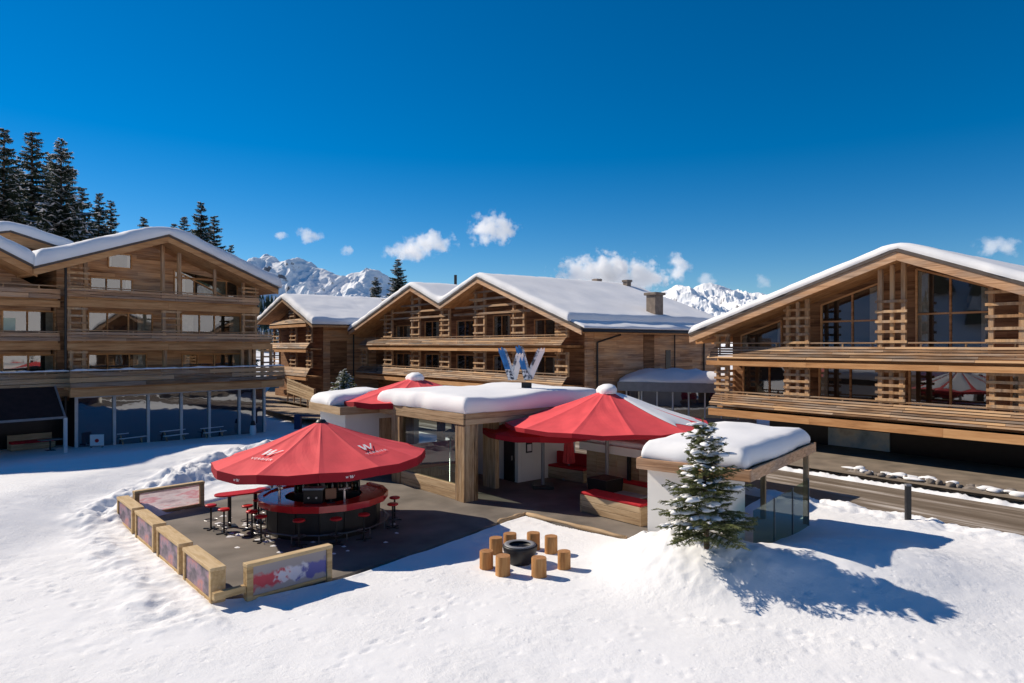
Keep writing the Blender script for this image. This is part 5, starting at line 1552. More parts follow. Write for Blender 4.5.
# timber edging where the terrace meets the snow
def edging(a, c, label):
    a = Vector(a); c = Vector(c); d = c - a
    mb = MB(); n_ = 9
    vs = []
    for k in range(n_ + 1):
        x = d.length * k / n_; j = .03 * math.sin(k * 2.1); r_ = .085 + .02 * math.sin(k * 1.3)
        for t in range(8): vs.append((x, j + r_ * math.cos(t * PI / 4), .03 + r_ * .8 * math.sin(t * PI / 4)))
    fs = [(k * 8 + t, k * 8 + (t + 1) % 8, (k + 1) * 8 + (t + 1) % 8, (k + 1) * 8 + t) for k in range(n_) for t in range(8)] + [tuple(range(7, -1, -1)), tuple(n_ * 8 + t for t in range(8))]
    mb.add(vs, fs); o = mb.build('edging_log', M['fascia'], smooth=True); o.location = (a.x, a.y, 0.0); o.rotation_euler.z = math.atan2(d.y, d.x)
    tag(o, label, 'log', 'edging logs of the terrace')
edging(G(527, 515), G(626, 538.5), 'long weathered edging log between the terrace and the log stools')
edging(G(499, 522.5), G(525, 514.5), 'short weathered edging log at the terrace corner by the pavilion')

# ================================================================== lounge under the middle parasol
parasol('parasol', (3.80, 27.3, 0), 4.08, 2.93, 4.18, 12, rad(-115), 'red parasol with streaks of snow on one side, over the lounge benches', snowcap=True, val=0.16,
        snowang=[(2, .06, .84, .08, .93), (3, .05, .92, .07, .93), (4, .05, .9, .07, .93), (5, .06, .86, .08, .9), (6, .1, .7, .1, .9)], group='red parasols on the terrace')
parasol('parasol', (1.3, 28.75, 0), 2.55, 2.46, 2.84, 8, rad(-140), 'low red parasol tucked in the shade under the pavilion eaves', val=0.22, group='red parasols on the terrace')
def bench(p0, p1, h, dep, label, back=0.0, flip=1):
    p0 = Vector(p0); p1 = Vector(p1); d = p1 - p0; Ln = d.length
    root = empty('bench', (p0.x, p0.y, 0), math.atan2(d.y, d.x), label, 'bench', 'box benches with red cushions')
    mb = MB()
    for k in range(3): mb.box(0.06, Ln - 0.06, 0.0, dep, 0.02 + k * (h / 3), 0.02 + (k + 1) * h / 3 - .012)
    mb.box(0, .055, -.01, dep + .01, 0, h); mb.box(Ln - .055, Ln, -.01, dep + .01, 0, h)
    mb.build('box', M['fascia'], root, bevel=.008)
    mb = MB(); mb.box(0.02, Ln - .02, 0.0, dep, h + .012, h + .11); mb.build('cushion', M['redcush'], root, bevel=.03)
    if back:
        mb = MB(); mb.box(0.02, Ln - .02, dep - .16, dep, h + .115, h + .11 + back); mb.build('backrest', M['redcush'], root, bevel=.03)
    return root
bench(G(580, 511.5), G(641, 527), 0.62, 0.75, 'wooden box bench with a flat red cushion, nearest the camera in the lounge')
bench((1.55, 31.0), (3.1, 29.6), 0.5, 0.7, 'box bench with a red back against the white pavilion wall', back=.55)
bench((3.6, 27.8), (6.0, 24.9), 0.55, 0.7, 'long box bench with a red backrest along the rear lounge wall', back=.6)
fsd = Frame((3.3, 28.4), (0.65, -0.76))
SH = empty('lounge_shelter', (*fsd.O, 0), fsd.rz, 'low flat shelter with a plank wall and snowy roof, behind the lounge benches', 'shelter')
mb = MB(); mb.box(-0.6, 5.2, -.1, 6.2, 1.62, 1.95); rf = mb.build('roof', M['white'], SH)
snow_cap('roof_snow', rf, -.6, 5.2, 0.1, 6.2, lambda u: 1.95, 0.22, r=.2, seed=71)
mb = MB()
for k in range(10): mb.box(-.5 + k * .56, -.5 + k * .56 + .53, .25, .32, 0, 1.61)
mb.build('plank_wall', M['fascia'], SH)
for u in (1.9, 4.9):
    mb = MB(); mb.box(u, u + .12, 0.0, .12, 0, 1.61); mb.build('post', M['dark'], SH)
# closed parasol by the white wall
CP_ = empty('parasol', (2.55, 30.6, 0), 0, 'folded dark red parasol standing against the white pavilion wall', 'parasol', 'red parasols on the terrace')
mb = MB(); prof = [(0, 2.75), (.07, 2.7), (.16, 2.2), (.24, 1.4), (.30, .75), (.22, .7), (0, .7)]
nn = 16; vs = []
for k in range(nn):
    t = 2 * PI * k / nn; f_ = 1 if k % 2 else .72
    for (r_, z) in prof: vs.append((r_ * f_ * math.cos(t), r_ * f_ * math.sin(t), z))
m_ = len(prof)
mb.add(vs, [(k * m_ + i, ((k + 1) % nn) * m_ + i, ((k + 1) % nn) * m_ + i + 1, k * m_ + i + 1) for k in range(nn) for i in range(m_ - 1)])
mb.build('canopy', M['red'], CP_)
mb = MB(); mb.tube((0, 0, 0), (0, 0, .7), .04); mb.box(-.3, .3, -.3, .3, 0, .08); mb.build('pole', M['grey'], CP_)
# planter and dark low table by the parasol pole
PT = empty('planter', (3.55, 26.0, 0), fsd.rz, 'square black planter at the foot of the lounge parasol pole', 'planter')
mb = MB(); mb.hexa([(-.42, -.42, 0), (.42, -.42, 0), (.42, .42, 0), (-.42, .42, 0), (-.5, -.5, .95), (.5, -.5, .95), (.5, .5, .95), (-.5, .5, .95)]); mb.build('tub', M['black'], PT, bevel=.02)
mb = MB(); mb.box(-.44, .44, -.44, .44, .952, .965); mb.build('soil', M['bark'], PT)
lounge_table((4.3, 24.9, 0), fsd.rz, 'dark low table between the lounge benches', h=.55)

# ================================================================== white kiosk right, with the little fir in front
fq = Frame((5.93, 17.1), (0.79, -0.613))
WK = empty('kiosk', (*fq.O, 0), fq.rz, 'white plastered kiosk with a thick slab of snow on its roof, behind the little fir', 'kiosk')
KL = -3.05; KD = 6.2
mb = MB(); mb.box(KL, 0, 0, KD, 2.62, 2.84); rf = mb.build('roof', M['dark'], WK)
mb = MB(); mb.box(KL - .05, 0.05, -.06, -.003, 2.57, 2.87); mb.box(.003, .06, -.003, KD, 2.57, 2.87); mb.box(KL - .06, KL - .003, 0, KD, 2.57, 2.87); mb.build('fascia', M['board_warm'], rf, bevel=.01)
mb = MB(); mb.box(KL + .02, -.02, .02, KD - .02, 2.58, 2.615); mb.build('ceiling', M['soffit'], rf)
snow_cap('roof_snow', rf, KL + .0, -.10, 0.06, KD - .15, lambda u: 2.85, 0.56, r=.26, seed=81, wav=.17, dome=.2)
uw = fq.U(729, .3)
mb = MB(); mb.box(KL + .12, uw, .3, .48, -.2, 2.575); mb.build('front_wall', M['white'], WK)
mb = MB(); mb.box(uw - .18, uw, .485, 1.5, -.2, 2.575); mb.build('side_wall', M['white'], WK)
mb = MB(); mb.box(KL + .12, KL + .3, .485, KD - .4, -.2, 2.575); mb.build('end_wall', M['white'], WK)
for uu in (KL + .15, -1.6):
    mb = MB(); mb.box(uu, uu + .15, KD - .35, KD - .2, -.2, 2.575); mb.build('post', M['pillar'], WK)
mb = MB(); mb.box(-.25, -.1, KD - .35, KD - .2, -.2, 2.575); mb.build('post', M['pillar'], WK)
mb = MB(); mb.box(uw - .06, uw - .02, .22, .295, 1.1, 1.35); mb.build('lamp_box', M['white'], WK)
GB = empty('glass_balustrade', (*fq.W(0, .5)[:2], 0), fq.rz, 'frameless glass wind screen along the side of the white kiosk', 'balustrade')
for k in range(3):
    mb = MB(); mb.box(-.06, -.045, k * 1.75, k * 1.75 + 1.72, 0.2, 1.75); mb.build('pane', M['balus'], GB)
    mb = MB(); mb.box(-.075, -.03, k * 1.75 + 1.722, k * 1.75 + 1.748, 0, 1.77); mb.build('post', M['grey'], GB)
mb = MB(); mb.box(-.09, -.015, 0, 5.25, -.1, .198); mb.build('base_rail', M['grey'], GB)

# ================================================================== right side: bollard, wall of stones with snow
p = gp(908, 524, 0.1)
BO = empty('bollard', (p.x, p.y, 0), 0, 'thin dark marker post at the near edge of the road', 'post')
mb = MB(); mb.box(-.085, .085, -.06, .06, -.3, 1.35); mb.build('shaft', M['dark'], BO, bevel=.01)
mb = MB(); mb.box(-.09, .09, -.065, .065, 1.352, 1.42); mb.build('cap', M['grey'], BO, bevel=.01)
mb = MB(); rs = random.Random(17)
SWl = empty('stone_wall', (*rp(1.6, -1.3), 0), math.atan2(DR.y, DR.x), 'low rubble wall with caps of snow on the far side of the road', 'wall')
sn = MB()
def rock(mbx, c, rx, ry, rz_, seed):
    r2 = random.Random(seed); bm = bmesh.new(); bmesh.ops.create_icosphere(bm, subdivisions=2, radius=1)
    ph = [r2.uniform(0, 6) for _ in range(6)]
    vs = []
    for v in bm.verts:
        q = v.co; f_ = 1 + .18 * math.sin(3 * q.x + ph[0]) * math.sin(3 * q.y + ph[1]) + .12 * math.sin(5 * q.z + ph[2] + 2 * q.x)
        vs.append((c[0] + q.x * rx * f_, c[1] + q.y * ry * f_, c[2] + q.z * rz_ * f_))
    fs = [tuple(v.index for v in f.verts) for f in bm.faces]; bm.free(); mbx.add(vs, fs)
ridge_v = []; NR = 90
for k in range(NR + 1):
    x = 17.5 * k / NR; hh_ = .16 + .12 * rs.random() * (0 if k in (0, NR) else 1); wd_ = .38 + .16 * rs.random()
    ridge_v += [(x, -wd_, .0), (x, -wd_ * .5, hh_ * rs.uniform(.6, .9)), (x, rs.uniform(-.1, .1), hh_), (x, wd_ * .5, hh_ * rs.uniform(.6, .95)), (x, wd_, .0)]
mb.add(ridge_v, [(k * 5 + j, k * 5 + j + 1, (k + 1) * 5 + j + 1, (k + 1) * 5 + j) for k in range(NR) for j in range(4)])
x = 0
while x < 17:
    w_ = rs.uniform(.10, .24); h_ = rs.uniform(.07, .16)
    rock(mb, (x + w_, rs.uniform(-.25, .2), .16 + h_ * .5), w_, rs.uniform(.12, .24), h_, int(x * 100))
    if rs.random() < .72: rock(sn, (x + w_ + rs.uniform(-.1, .1), rs.uniform(-.18, .22), .22 + rs.uniform(0, .1)), rs.uniform(.14, .48), rs.uniform(.14, .30), rs.uniform(.05, .12), int(x * 77))
    x += w_ * 1.7
mb.build('stones', M['stone'], SWl, smooth=True); sn.build('snow', M['snow'], SWl, smooth=True)

# ================================================================== left background furniture
def picnic(loc, rz, label):
    root = empty('picnic_table', loc, rz, label, 'table', 'picnic tables by the left lodge')
    mb = MB()
    for k in range(4): mb.box(-.9, .9, -.36 + k * .185, -.36 + k * .185 + .17, .70, .75)
    mb.build('tabletop', M['whiteprint'], root)
    for y in (-.75, .5):
        mb = MB(); mb.box(-.9, .9, y, y + .25, .40, .45); mb.build('seat', M['whiteprint'], root)
    for x in (-.65, .65):
        mb = MB(); mb.bar((x, -.2, .70), (x, -.6, 0), .08, .08); mb.bar((x, .2, .70), (x, .6, 0), .08, .08); mb.box(x - .03, x + .03, -.7, .7, .32, .395); mb.build('leg', M['fascia'], root)
    return root
for (px, py, lab) in ((128, 441, 'picnic table left of the others before the glazed ground floor'), (171, 437, 'picnic table in the middle before the glazed ground floor'), (210, 433, 'picnic table farthest right before the glazed ground floor')):
    p = gp(px, py, -.65); picnic((p.x, p.y, gz(p.x, p.y)), fl.rz + rad(8), lab)
p = gp(97, 446, -.6)
SB = empty('display_board', (p.x, p.y, gz(p.x, p.y)), rad(20), 'small white display board with a red dot beside the awning post', 'sign')
mb = MB(); mb.box(-.40, .40, -.03, .03, .12, .85); mb.build('board', M['whiteprint'], SB, bevel=.01)
mb = MB(); mb.lathe([(0, 0), (.12, 0), (.12, .004), (0, .004)], n=18); o = mb.build('red_dot', M['redseat'], SB); o.location = (0, -.036, .45); o.rotation_euler = (PI / 2, 0, 0)
mb = MB(); mb.box(-.34, -.28, -.2, .2, 0, .119); mb.box(.28, .34, -.2, .2, 0, .119); mb.build('foot', M['grey'], SB)
p = gp(253, 433, -.8)
LA = empty('lantern', (p.x, p.y, gz(p.x, p.y)), 0, 'pale floor lantern with a dark cap at the far end of the glazing', 'lantern')
mb = MB(); mb.lathe([(0, 0), (.22, 0), (.25, .3), (.2, .75), (0, .75)], n=12); mb.build('body', M['whiteprint'], LA)
mb = MB(); mb.lathe([(0, 1.12), (.12, 1.08), (.2, .78), (.2, .755), (0, .755)], n=12); mb.build('cap', M['dark'], LA)
# red sofa set under the awning
p = gp(20, 452, -.6)
SO = empty('sofa', (p.x, p.y + 1.2, -.65), fl.rz, 'timber sofa with red cushions under the dark awning', 'sofa')
mb = MB(); mb.box(-1.2, 1.2, 0, .8, 0.05, .42); mb.box(-1.2, 1.2, .7, .82, .43, .95); mb.build('frame', M['fascia'], SO)
for k in range(3):
    mb = MB(); mb.box(-1.15 + k * .77, -1.15 + k * .77 + .74, .02, .66, .43, .58); mb.build('cushion', M['redcush'], SO, bevel=.03)
p = gp(40, 451, -.6); lounge_table((p.x + .3, p.y + .5, -.65), fl.rz, 'small grey table in front of the sofa under the awning')
# barrier gate by the drive
p = gp(298, 428, -.5)
BG = empty('barrier_gate', (p.x, p.y, -.6), rad(-3), 'dark blue lifting barrier by the driveway behind the bar', 'gate')
M['navy'] = plain('navy_paint', (0.02, 0.03, 0.09), rough=.5)
mb = MB(); mb.box(-.25, .25, -.2, .2, 0, 1.15); mb.build('cabinet', M['navy'], BG, bevel=.03)
mb = MB(); mb.box(.1, 3.4, -.06, .06, .98, 1.12); mb.build('boom', M['navy'], BG)
# wooden slat fence by the drive
A_ = gp(287, 392, -.2); B_ = gp(313, 402, -.2)
A_ = Vector(((287 - 512) / F * 74, 74)); B_ = Vector(((314 - 512) / F * 67, 67)); d = B_ - A_
FN = empty('slat_fence', (A_.x, A_.y, 0), math.atan2(d.y, d.x), 'pale wooden slat fence beside the drive below the small chalet', 'fence')
mb = MB()
zt0 = CAMZ + (HOR - 378) / F * 74; zb0 = CAMZ + (HOR - 393) / F * 74; zt1 = CAMZ + (HOR - 389) / F * 67; zb1 = CAMZ + (HOR - 402) / F * 67
for k in range(6):
    f_ = k / 6; mb.bar((0, 0, zb0 + (zt0 - zb0) * (f_ + .1)), (d.length, 0, zb1 + (zt1 - zb1) * (f_ + .1)), .05, .19)
mb.build('slats', M['fascia'], FN)
for k in range(5):
    x = d.length * k / 4; mb = MB(); mb.box(x - .06, x + .06, .03, .15, -1, zt0 + (zt1 - zt0) * k / 4 + .05); mb.build('post', M['post'], FN)
# ================================================================== conifers
M['needle_far'] = plain('spruce_needles', (0.042, 0.060, 0.038), rough=0.8, spec=0.2, var=0.45, scale=0.8)
M['needle'] = plain('fir_needles', (0.17, 0.185, 0.068), rough=0.7, spec=0.25, var=0.45, scale=5.0)
M['treesnow'] = plain('snow_on_branches', (0.82, 0.83, 0.86), rough=0.9, spec=0.1, var=0.05)

def conifer(H, R, seed, whorls=26, snow=0.35, bare=0.10, sprays=6, thin=1.0):
    r_ = random.Random(seed)
    g = MB(); s = MB(); t_ = MB()
    t_.tube((0, 0, -0.5), (0, 0, H * .97), H * .014, H * .002, n=7)
    for k in range(whorls):
        f = bare + (1 - bare) * (k + r_.uniform(-.3, .3)) / whorls
        z = H * f
        if f > .985: continue
        ln = R * (1 - f) ** 0.82 * (0.86 + .3 * r_.random()) + R * .05
        nb = max(5, int((13 if f < .75 else 8) * thin))
        ph = r_.uniform(0, 6.28)
        for b_ in range(nb):
            a = ph + 2 * PI * (b_ + r_.uniform(-.3, .3)) / nb
            l = ln * r_.uniform(.55, 1.12)
            d = Vector((math.cos(a), math.sin(a), 0)); q = Vector((-d.y, d.x, 0))
            z0 = z + r_.uniform(-.5, .5) * H / whorls
            droop = r_.uniform(.12, .34) * (1.15 - f * .9)
            prev = None; pts = []
            for i in range(sprays + 1):
                u = i / sprays
                pts.append(Vector((0, 0, z0)) + d * (l * u) + Vector((0, 0, l * (.12 * u - droop * u * u * 1.5 + .12 * u ** 4))))
            for i in range(sprays):
                p0, p1 = pts[i], pts[i + 1]
                u = (i + .5) / sprays
                wd = (l * .26 + R * .05) * (1 - .6 * u) * r_.uniform(.6, 1.3) * min(1, .45 + u * 3)
                for sg in (-1, 1):
                    tip = p1 + q * (sg * wd) + d * (wd * .45) + Vector((0, 0, -wd * r_.uniform(.25, .75)))
                    (s if r_.random() < snow * .42 else g).add([p0, p1, tip], [(0, 1, 2)])
                    tip2 = p0 + q * (sg * wd * .5) + d * (wd * .5) + Vector((0, 0, -wd * r_.uniform(.7, 1.2)))
                    g.add([p0, p1, tip2], [(0, 1, 2)])
                if r_.random() < snow and u > .2:
                    w2 = wd * r_.uniform(.35, .8); up = Vector((0, 0, l * .02 + .03))
                    s.add([p0 + up * .5, p1 + up * .3 + q * w2 - Vector((0, 0, w2 * .25)), p1 + up + d * w2 * .4, p1 + up * .3 - q * w2 - Vector((0, 0, w2 * .25))], [(0, 1, 2, 3)])
    return g, s, t_

def tree_proto(name, H, R, seed, **kw):
    root = empty(name)
    g, s, t_ = conifer(H, R, seed, **kw)
    t_.build('trunk', M['bark'], root)
    c = g.build('crown', M['needle_far'], root)
    s.build('snow', M['treesnow'], c)
    return root
P_ = [tree_proto('spruce', 30, 6.0, 1, whorls=46, snow=.6), tree_proto('spruce', 30, 7.2, 2, whorls=44, snow=.9), tree_proto('spruce', 30, 5.4, 3, whorls=46, snow=.58, thin=.9)]
used = set()
TR = [(4, 124, 74, 0, 1.0, 'tall dark spruce cut by the left picture edge'), (32, 126, 80, 2, 1.25, 'tallest thin crowned spruce behind the left lodges'),
      (61, 138, 72, 1, 1.0, 'broad snow laden spruce above the valley between the two left roofs'), (50, 152, 92, 0, .9, 'dark spruce half hidden behind the snow laden one'),
      (18, 165, 90, 0, 1.1, 'shorter dark spruce between the two tallest at far left'),
      (82, 183, 84, 2, 1.0, 'slender spruce just right of the snow laden one'), (99, 190, 90, 0, .9, 'left one of the twin small spruces above the left lodge roof'),
      (111, 197, 94, 2, 1.0, 'right one of the twin small spruces above the left lodge roof'), (144, 215, 110, 0, 1.0, 'small lone spruce tip above the left part of the lodge ridge'),
      (174, 220, 118, 2, 1.0, 'thin spruce tip left of the pair above the ridge'), (184, 214, 112, 0, 1.0, 'low spruce next to the ridge pair on their left'),
      (201, 199, 104, 0, 1.0, 'taller spruce of the pair above the right roof slope'), (214, 212, 106, 2, 1.1, 'lower spruce of the pair above the right roof slope'),
      (231, 243, 118, 0, .9, 'last small spruce low on the right roof slope of the left lodge'), (398, 257, 112, 0, 1.0, 'pointed spruce standing alone between the small chalet and the twin gables'),
      (376, 276, 116, 1, .95, 'shorter bushy spruce left of the pointed one behind the small chalet')]
for i, (px, py, Y, k, wdt, lab) in enumerate(TR):
    H = CAMZ + (HOR - py) / F * Y + 1.0
    o = P_[k] if k not in used else copy_tree(P_[k])
    used.add(k)
    o.location = ((px - 512) / F * Y, Y, -1.0); s = H / 30
    ws = s * wdt if H > 22 else s * wdt * 1.15
    o.scale = (ws, ws, s); o.rotation_euler.z = 1.7 * i
    tag(o, lab, 'tree', 'spruces behind the lodges')

# forest on the far hillside: one mass
fo = MB(); rs = random.Random(99); xs_ = []
def mini(mb, x, y, z, h):
    n_ = 5; a = rs.uniform(0, 6)
    for (zz_, r_) in ((.08, .20), (.32, .15), (.58, .10)):
        vs = [(x, y, z + h * min(1, zz_ + .45))] + [(x + h * r_ * rs.uniform(.7, 1.2) * math.cos(a + 2 * PI * j / n_), y + h * r_ * math.sin(a + 2 * PI * j / n_), z + h * zz_ * rs.uniform(.8, 1.1)) for j in range(n_)]
        mb.add(vs, [(0, 1 + j, 1 + (j + 1) % n_) for j in range(n_)], 1 if rs.random() < .25 else 0)
for k in range(2600):
    x = rs.uniform(-330, -80); y = rs.uniform(410, 720)
    z = float(hill_h(np.array([x]), np.array([y]))[0])
    mini(fo, x, y, z - .5, rs.uniform(8, 17) * (.6 + min(1, z / 20) * .4))
M['forest_snow'] = plain('snowy_forest_tips', (0.45, 0.47, 0.50), rough=.9, var=.2)
tag(fo.build('forest', [M['needle_far'], M['forest_snow']]), 'dark snow dusted forest on the far hillside', 'forest', kind='stuff')

# the wooded slopes on the other sides of the valley (behind the photographer), which the windows mirror
def slope(cx, cy, rx, ry, hgt, seed, ntree, nsnow=0.45):
    X, Y = np.meshgrid(np.linspace(cx - rx, cx + rx, 46), np.linspace(cy - ry, cy + ry, 46))
    def hh(X, Y):
        d = np.clip(1 - ((X - cx) / rx) ** 2, 0, 1) * np.clip(1 - ((Y - cy) / ry) ** 2, 0, 1)
        return hgt * d * (.75 + .5 * fbm(X * .008 + seed, Y * .008, 4, seed))
    grid_mesh('hill', X, Y, hh(X, Y) - 1.0, M['gsnow'])
    mbf = MB(); k = 0
    while k < ntree:
        x = rs.uniform(cx - rx, cx + rx); y = rs.uniform(cy - ry, cy + ry)
        if abs(x) < 185: continue
        if float(fbm(np.array([x * .012 + seed]), np.array([y * .012]), 3, seed + 2)[0]) < nsnow: 
            k += .3; continue
        mini(mbf, x, y, float(hh(np.array([x]), np.array([y]))[0]) - 1.5, rs.uniform(11, 20)); k += 1
    tag(mbf.build('forest', [M['needle_far'], M['forest_snow']]), 'dark forest with snowy clearings on the slope behind the photographer', 'forest', kind='stuff')
slope(-420, -130, 240, 330, 150, 3, 6500, .36)
slope(420, -260, 260, 380, 130, 6, 7000, .33)

# ================================================================== the little fir in front of the white kiosk
def little_fir(H, R, seed):
    r_ = random.Random(seed)
    g = MB(); s = MB(); w_ = MB()
    w_.tube((0, 0, -.35), (0, 0, H * .5), .075, .045, n=9); w_.tube((0, 0, H * .5), (0, 0, H * .985), .045, .008, n=7)
    def needles(p0, p1, ln, dens, side):
        d = (p1 - p0); L_ = d.length; d = d.normalized()
        up = Vector((0, 0, 1)); q = d.cross(up)
        if q.length < .01: q = Vector((1, 0, 0))
        q.normalize(); up = q.cross(d)
        n_ = max(2, int(L_ * dens))
        for i in range(n_):
            c = p0 + d * (L_ * (i + r_.random()) / n_)
            a = r_.uniform(-.35, 3.5)
            o = (q * math.cos(a) + up * math.sin(a) * .75)
            tip = c + o * ln * r_.uniform(.7, 1.15) + d * ln * .75
            wv = d.cross(o).normalized() * .0052
            wv = wv + d * .0075
            g.add([c - wv, c + wv, tip], [(0, 1, 2)])
    whorls = 14
    for k in range(whorls):
        f = .12 + .86 * (k / whorls) ** .93
        z = H * f
        ln = R * (1 - f) ** .80 * r_.uniform(.88, 1.12) + .07
        nb = 8 if f < .5 else (6 if f < .8 else 4)
        ph = r_.uniform(0, 6.28)
        for b_ in range(nb):
            a = ph + 2 * PI * (b_ + r_.uniform(-.3, .3)) / nb
            l = ln * r_.uniform(.6, 1.28)
            d = Vector((math.cos(a), math.sin(a), 0)); q = Vector((-d.y, d.x, 0))
            z0 = z + r_.uniform(-.09, .09)
            rise = .10 + .45 * f; dr = .48 * (1 - f) * r_.uniform(.6, 1.25) * (.55 if f < .2 else 1)
            pts = []; n_ = 7
            for i in range(n_ + 1):
                u = i / n_
                pts.append(Vector((0, 0, z0)) + d * (l * u) + Vector((0, 0, l * (rise * u - dr * u * u + .12 * u ** 3))))
            for i in range(n_):
                w_.tube(pts[i], pts[i + 1], .013 * (1 - i / n_) + .003, .013 * (1 - (i + 1) / n_) + .003, n=4, cap=False)
                u = (i + .6) / n_
                if u > .22:
                    needles(pts[i], pts[i + 1], .045, 150, 0)
                    for sg in (-1, 1):
                        for rep in range(2 + (k % 3 == 0)):
                            c = pts[i].lerp(pts[i + 1], r_.random())
                            tl = l * .36 * (1.1 - u) * r_.uniform(.6, 1.2) + .07
                            tip = c + (q * sg * .8 + d * .62).normalized() * tl + Vector((0, 0, -tl * r_.uniform(.0, .35)))
                            w_.tube(c, tip, .004, .002, n=3, cap=False)
                            needles(c, tip, .042, 155, 0)
                            if tl > .22:
                                for sg2 in (-1, 1):
                                    c2 = c.lerp(tip, r_.uniform(.35, .7)); dd_ = (tip - c).normalized(); q2 = dd_.cross(Vector((0, 0, 1))).normalized()
                                    t2 = c2 + (q2 * sg2 * .7 + dd_ * .7).normalized() * tl * .45
                                    needles(c2, t2, .04, 150, 0)
            # pads of snow on the boughs
            for rep in range(2):
              if r_.random() < (.56 if .2 < f < .9 else .25):
                u = r_.uniform(.3, .92); i = int(u * n_); c0_ = pts[min(i, n_)] + q * r_.uniform(-.12, .12) * l
                big = r_.uniform(.9, 2.6) * (.75 + .5 * (1 - f))
                for sub in range(r_.randint(3, 6)):
                    sz = r_.uniform(.022, .062) * big; hgt = sz * r_.uniform(.38, .6)
                    c = c0_ + d * r_.uniform(-.09, .09) * big + q * r_.uniform(-.08, .08) * big + Vector((0, 0, r_.uniform(-.015, .02)))
                    ax = r_.uniform(1.3, 2.2); m_ = 8
                    vs = [tuple(c + Vector((0, 0, hgt + .02)))]
                    for (rr_, hz) in ((.6, .8), (1.0, .1), (.8, -.35)):
                        for j in range(m_):
                            t = 2 * PI * j / m_; jj = 1 + r_.uniform(-.15, .15)
                            vs.append(tuple(c + d * (sz * ax * rr_ * jj * math.cos(t)) + q * (sz * rr_ * jj * math.sin(t)) + Vector((0, 0, hgt * hz + .02))))
                    fs = [(0, 1 + j, 1 + (j + 1) % m_) for j in range(m_)]
                    for rg in range(2): fs += [(1 + rg * m_ + j, 1 + rg * m_ + (j + 1) % m_, 1 + (rg + 1) * m_ + (j + 1) % m_, 1 + (rg + 1) * m_ + j) for j in range(m_)]
                    fs.append(tuple(1 + 2 * m_ + j for j in range(m_ - 1, -1, -1)))
                    s.add(vs, fs)
    needles(Vector((0, 0, H * .86)), Vector((0, 0, H)), .05, 200, 0)
    return g, s, w_

tx, ty = 4.72, 16.55
zb_ = gz(tx, ty)
FT = empty('fir_tree', (tx, ty, zb_ - .05), 0, 'little fir with snow on its boughs, planted in the snow mound before the white kiosk', 'tree')
FT.rotation_euler = (0, rad(-2.0), 0.2)
Hf = (CAMZ - 75 / F * ty) - zb_ + .08
g, s, w_ = little_fir(Hf, 1.22, 5)
w_.build('trunk', M['bark'], FT)
c = g.build('crown', M['needle'], FT)
o = s.build('snow', M['snow'], c, smooth=True); o['kind'] = 'stuff'

# snowy shrub behind the kiosk
Y = 58
SHB = empty('shrub', ((344 - 512) / F * Y, Y, CAMZ + (HOR - 392) / F * Y), 0, 'grey green snow dusted shrub by the wall of the small chalet', 'shrub')
g, s, t_ = conifer(2.0, 1.3, 77, whorls=12, snow=.6, bare=.02, sprays=4)
t_.build('trunk', M['bark'], SHB); g.build('crown', M['needle'], SHB); s.build('snow', M['treesnow'], SHB)

# ================================================================== clouds: real bodies of vapour far off
m = bpy.data.materials.new('cloud_vapour'); m.use_nodes = True; nt = m.node_tree
for n_ in list(nt.nodes):
    if n_.type == 'BSDF_PRINCIPLED': nt.nodes.remove(n_)
pv = N(nt, 'ShaderNodeVolumePrincipled'); pv.inputs['Color'].default_value = (1, 1, 1, 1); pv.inputs['Anisotropy'].default_value = 0.0
tc = N(nt, 'ShaderNodeTexCoord'); geo = N(nt, 'ShaderNodeNewGeometry')
n1 = N(nt, 'ShaderNodeTexNoise'); n1.inputs['Scale'].default_value = 0.021; n1.inputs['Detail'].default_value = 7; n1.inputs['Roughness'].default_value = .62
L(nt, geo.outputs['Position'], n1.inputs['Vector'])
ln = N(nt, 'ShaderNodeVectorMath', operation='LENGTH'); L(nt, tc.outputs['Object'], ln.inputs[0])
pw = N(nt, 'ShaderNodeMath', operation='POWER'); L(nt, ln.outputs['Value'], pw.inputs[0]); pw.inputs[1].default_value = 1.6
ad = N(nt, 'ShaderNodeMath', operation='MULTIPLY_ADD'); L(nt, pw.outputs[0], ad.inputs[0]); ad.inputs[1].default_value = -0.95
mn = N(nt, 'ShaderNodeMapRange'); L(nt, n1.outputs['Fac'], mn.inputs['Value']); mn.inputs['From Min'].default_value = .30; mn.inputs['From Max'].default_value = .70; L(nt, mn.outputs[0], ad.inputs[2])
mr = N(nt, 'ShaderNodeMapRange'); L(nt, ad.outputs[0], mr.inputs['Value']); mr.inputs['From Min'].default_value = 0.08; mr.inputs['From Max'].default_value = 0.55; mr.inputs['To Min'].default_value = 0; mr.inputs['To Max'].default_value = 1
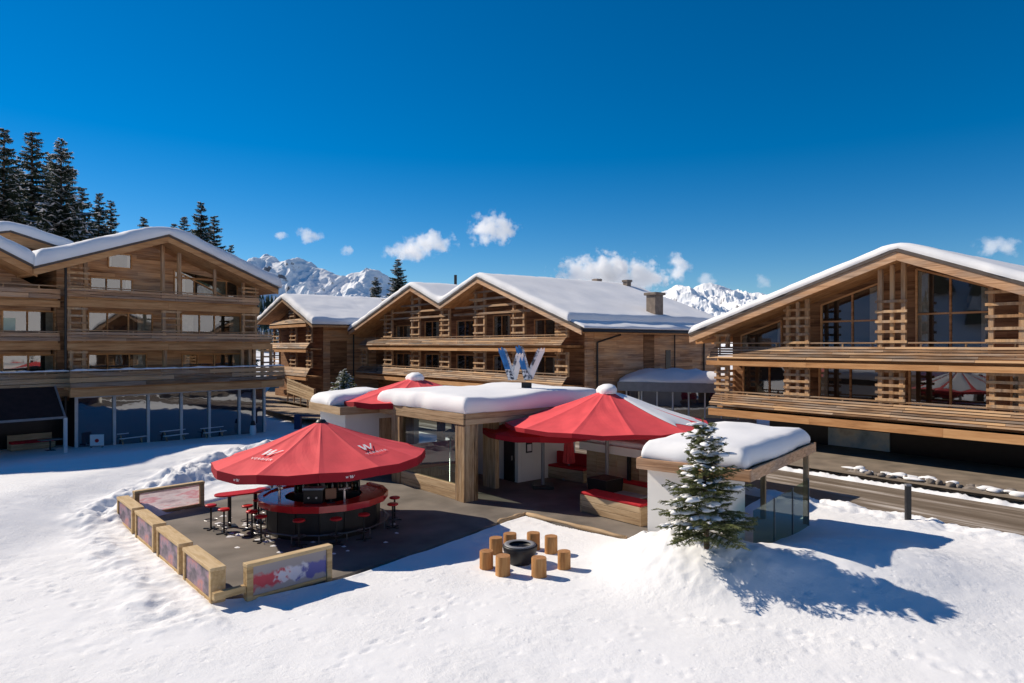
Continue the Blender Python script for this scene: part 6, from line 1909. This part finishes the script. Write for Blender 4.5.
oi = N(nt, 'ShaderNodeObjectInfo'); sp_ = N(nt, 'ShaderNodeSeparateColor'); L(nt, oi.outputs['Color'], sp_.inputs[0])
ml = N(nt, 'ShaderNodeMath', operation='MULTIPLY'); L(nt, mr.outputs[0], ml.inputs[0]); L(nt, sp_.outputs[0], ml.inputs[1])
L(nt, ml.outputs[0], pv.inputs['Density'])
L(nt, pv.outputs[0], nt.nodes['Material Output'].inputs['Volume'])
m.cycles.volume_step_rate = 0.25
M['cloud'] = m
bm = bmesh.new(); bmesh.ops.create_icosphere(bm, subdivisions=4, radius=1.0)
cme = bpy.data.meshes.new('cloud'); bm.to_mesh(cme); bm.free(); cme.materials.append(M['cloud'])
def cloud(px, py, wpx, hpx, Y, dens, label):
    S_ = Y / F
    o = bpy.data.objects.new('cloud', cme); col.objects.link(o)
    o.location = ((px - 512) / F * Y, Y, CAMZ + (HOR - py) / F * Y)
    o.scale = (wpx * S_ * .74, max(hpx, wpx * .35) * S_ * .7, hpx * S_ * .84)
    o.color = (dens, dens, dens, 1)
    tag(o, label, 'cloud', 'small fair weather clouds')
for c in [(428, 245, 52, 24, 2600, .05, 'upper right lobe of the bright cloud above the pointed spruce'), (407, 253, 48, 18, 2640, .045, 'lower left lobe of the bright cloud above the pointed spruce'),
          (492, 229, 48, 30, 2700, .045, 'small ragged cloud highest of all, above the twin gables'),
          (310, 235, 30, 14, 2900, .035, 'flat little cloud left, above the snowy range'), (280, 236, 26, 7, 2900, .03, 'thinnest sliver of cloud, farthest left'),
          (345, 251, 15, 10, 2900, .03, 'tiny cloud puff above the small chalet'),
          (594, 274, 76, 38, 2600, .06, 'left part of the widest cloud, resting behind the long snowy roof'), (630, 277, 74, 36, 2650, .06, 'right part of the widest cloud, beside the round puff'),
          (677, 268, 26, 24, 2600, .035, 'round cloud puff right of the widest cloud'), (708, 281, 24, 15, 2800, .018, 'faint puff above the right hand peaks'),
          (762, 282, 16, 15, 2800, .016, 'faint puff next to the right lodge roof edge'), (1000, 247, 48, 18, 2700, .02, 'cloud wisp over the right lodge roof at the picture edge')]: cloud(*c)
